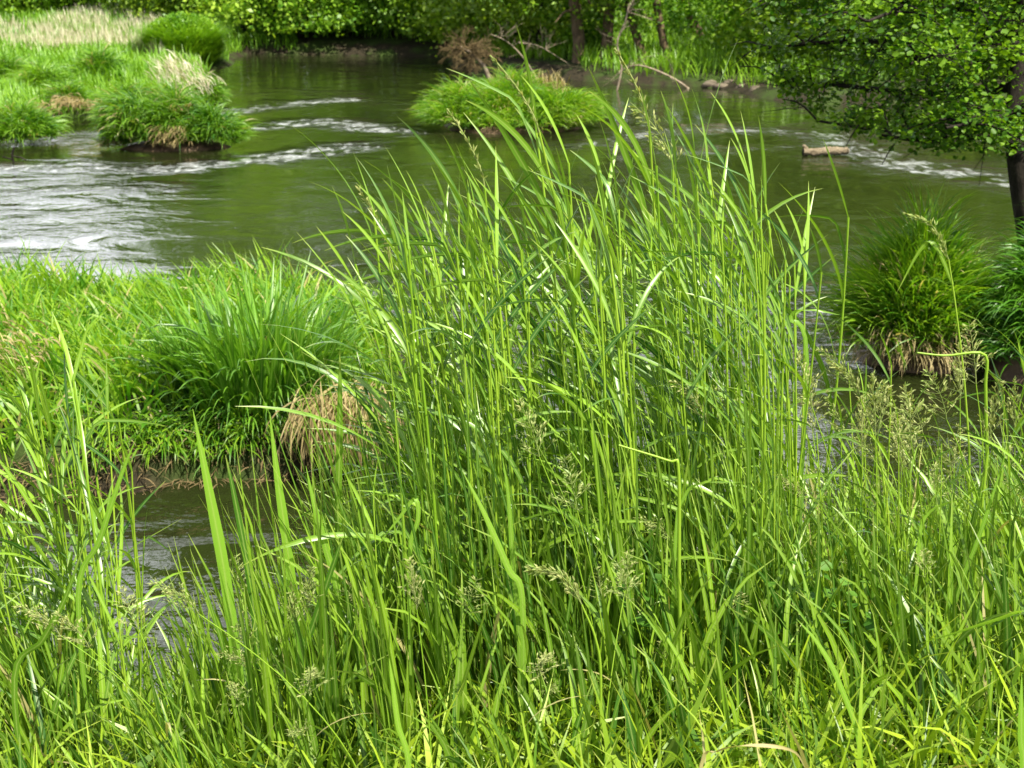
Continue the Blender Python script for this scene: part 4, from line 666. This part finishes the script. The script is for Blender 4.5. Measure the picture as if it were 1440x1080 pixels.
blade('second broad upright blade, right of the broadest one', [(418, 900), (404, 770), (390, 670), (379, 580)], 3.0, .034, tint=.7, group=GB)
blade('darker upright blade between the two broad pale ones', [(366, 950), (352, 820), (330, 700), (317, 640)], 3.0, .026, tint=.3, mat='reed', group=GB)
blade('third broad blade, leaning left before the brown water', [(478, 860), (458, 770), (442, 710), (430, 655)], 3.0, .024, tint=.6, group=GB)
blade('dark blade leaning right at the foot of the water gap', [(415, 960), (440, 880), (470, 790), (482, 755)], 2.8, .024, tint=.1, mat='reed', group=GB)
blade('straight vertical blade left of the tall clump, over the straw skirt', [(476, 760), (477, 650), (478, 560), (478, 488)], 3.2, .026, tint=.35, mat='reed', twist=.1, group=GB)
blade('blade leaning right over the mud at the left', [(110, 850), (140, 760), (170, 670), (192, 615)], 3.0, .020, tint=.6, group=GB)
blade('dark green blade slanting over the left part of the near grass', [(20, 960), (60, 900), (92, 840), (120, 760)], 2.7, .022, tint=.2, mat='reed', group=GB)
blade('folded pale blade bent down left of the tall clump', [(575, 800), (588, 730), (583, 702), (560, 730), (528, 770)], 2.9, .016, tint=.8, group=GB)
blade('long pale blade slanting down right before the clump', [(735, 850), (715, 800), (680, 720), (650, 662)], 2.8, .022, tint=.9, group=GB)
blade('pale blade reaching in from the right edge over the near grass', [(1470, 930), (1450, 862), (1400, 872), (1350, 888), (1290, 906)], 2.5, .020, tint=.9, group=GB, dY=.1)
blade('bright vertical blade at the lower right corner', [(1438, 1090), (1436, 1040), (1436, 990), (1437, 945)], 2.2, .022, tint=.7, group=GB)
blade('green blade rising along the right edge of the photo', [(1340, 860), (1375, 760), (1395, 700), (1418, 625)], 3.0, .020, tint=.5, group=GB)
blade('blade lying level over the right half of the clump', [(950, 760), (962, 700), (985, 680), (1045, 678)], 2.9, .014, tint=.8, group=GB)
blade('leaf stretched level to the right of the clump tips', [(1135, 520), (1112, 448), (1140, 436), (1182, 443)], 3.5, .018, tint=.6, group=GB)
blade('arching pale leaf in the right foreground', [(1290, 800), (1300, 730), (1340, 705), (1400, 698)], 3.0, .014, tint=.9, group=GB)
blade('broad yellow green blade leaning left in the right foreground', [(1210, 1060), (1180, 960), (1150, 905), (1120, 870)], 2.35, .016, tint=.9, group=GB)
blade('arched dead yellow blade at the bottom right of centre', [(985, 1085), (1010, 1056), (1060, 1048), (1115, 1056), (1135, 1085)], 2.15, .012, mat='straw', tint=.9, group=GB)
blade('yellow upright blade at the bottom left of centre', [(575, 1080), (560, 1020), (552, 960), (547, 925)], 2.3, .016, tint=.95, group=GB)
blade('bright blade bending left behind the first seed head', [(730, 900), (722, 800), (715, 700), (706, 640)], 2.9, .018, tint=.9, twist=.1, group=GB)
for (lab, pts, Y) in (('straw yellow kinked stem before the right half of the clump', [(958, 960), (955, 800), (954, 660), (940, 648), (870, 626)], 2.8), ('thin green stem snapped level below the right islet', [(1388, 640), (1386, 540), (1384, 498), (1330, 500), (1290, 496)], 3.3)):
    P_ = [P(a, c_, Y) for a, c_ in pts]; f = P_[0].copy(); f[2] = float(H(f[0], f[1])); g = Geo(); full = np.vstack([f] + P_) - f; pth = np.vstack([full[:3], spline(full[2:], 14)[1:]]) ; tube(g, pth, np.linspace(.0045, .002, len(pth)), 6, tint=.8); o = g.build('kinked_stem', M['reedstem']); o.location = f.tolist(); tag(o, lab, 'grass stem', 'kinked stems')
def headed(lab, pts, hpts, Y, w=.0035, leaf=None, op=.6, size=.011, bl=.05, seed=1):
    r = np.random.default_rng(seed); P_ = [P(a, c_, Y) for a, c_ in pts]; f = P_[0].copy(); f[2] = max(float(H(f[0], f[1])), 0); t = empty('flowering_stalk', f); tag(t, lab, 'grass', 'single flowering stalks')
    g = Geo(); tube(g, spline(np.vstack([f] + P_) - f, 24), np.linspace(w, w * .5, 24), 6, tint=.8); g.build('stem', M['reedstem'], t)
    g = Geo(); panicle(g, spline([P(a, c_, Y) - f for a, c_ in hpts], 16), r, op, size, 14, bl); g.build('seed_head', M['seed'], t)
    if leaf: g = Geo(); ribbon_path(g, spline([P(a, c_, Y) - f for a, c_ in leaf], 14), .012, .7); g.build('leaf', M['long'], t)
headed('tall stalk with a drooping seed head in front of the right islet', [(1362, 700), (1358, 560), (1345, 440), (1334, 365)], [(1334, 365), (1322, 335), (1305, 312), (1272, 299)], 3.5, leaf=[(1340, 400), (1315, 345), (1295, 350), (1262, 410)], op=.35, bl=.035, seed=31)
headed('stalk with a nodding olive seed head low in the centre foreground', [(845, 960), (838, 900), (818, 850)], [(818, 850), (800, 820), (775, 803), (744, 800)], 2.6, op=.45, size=.012, bl=.04, seed=32)
headed('stalk with a brown tinged seed head left of the tall clump', [(575, 560), (562, 440), (548, 370)], [(548, 370), (540, 330), (525, 300), (502, 262)], 3.7, op=.35, bl=.035, seed=33)
headed('thin stalk with a nodding seed head below the right islet', [(1250, 760), (1235, 640), (1210, 560)], [(1210, 560), (1200, 535), (1185, 520), (1165, 508)], 3.4, op=.4, bl=.035, seed=34)
# broadleaf weeds in the right foreground
for k, (px, py, lab) in enumerate(((1135, 790, 'small round leaved weed at the right foot of the clump'), (1180, 815, 'small round leaved weed beside the low flowering grasses'), (905, 800, 'leafy weed in the dark foot of the clump'))):
    r = np.random.default_rng(800 + k); c = P(px, py, 2.95); zb = float(H(c[0], 2.95)); hh = c[2] - zb; t = empty('leafy_weed', (c[0], 2.95, zb)); tag(t, lab, 'weed', 'broadleaf weeds')
    g = Geo(); tube(g, spline([(0, 0, 0), (.01, 0, hh / 2), (0, 0, hh)], 8), .003, 5); g.build('stem', M['reedstem'], t)
    g = Geo(); n = 26; leaves(g, np.stack([r.normal(0, .035, n), r.normal(0, .035, n), hh * r.uniform(.5, 1, n)], -1), .035, r, up=.8, round_=True); g.build('foliage', M['weed'], t)
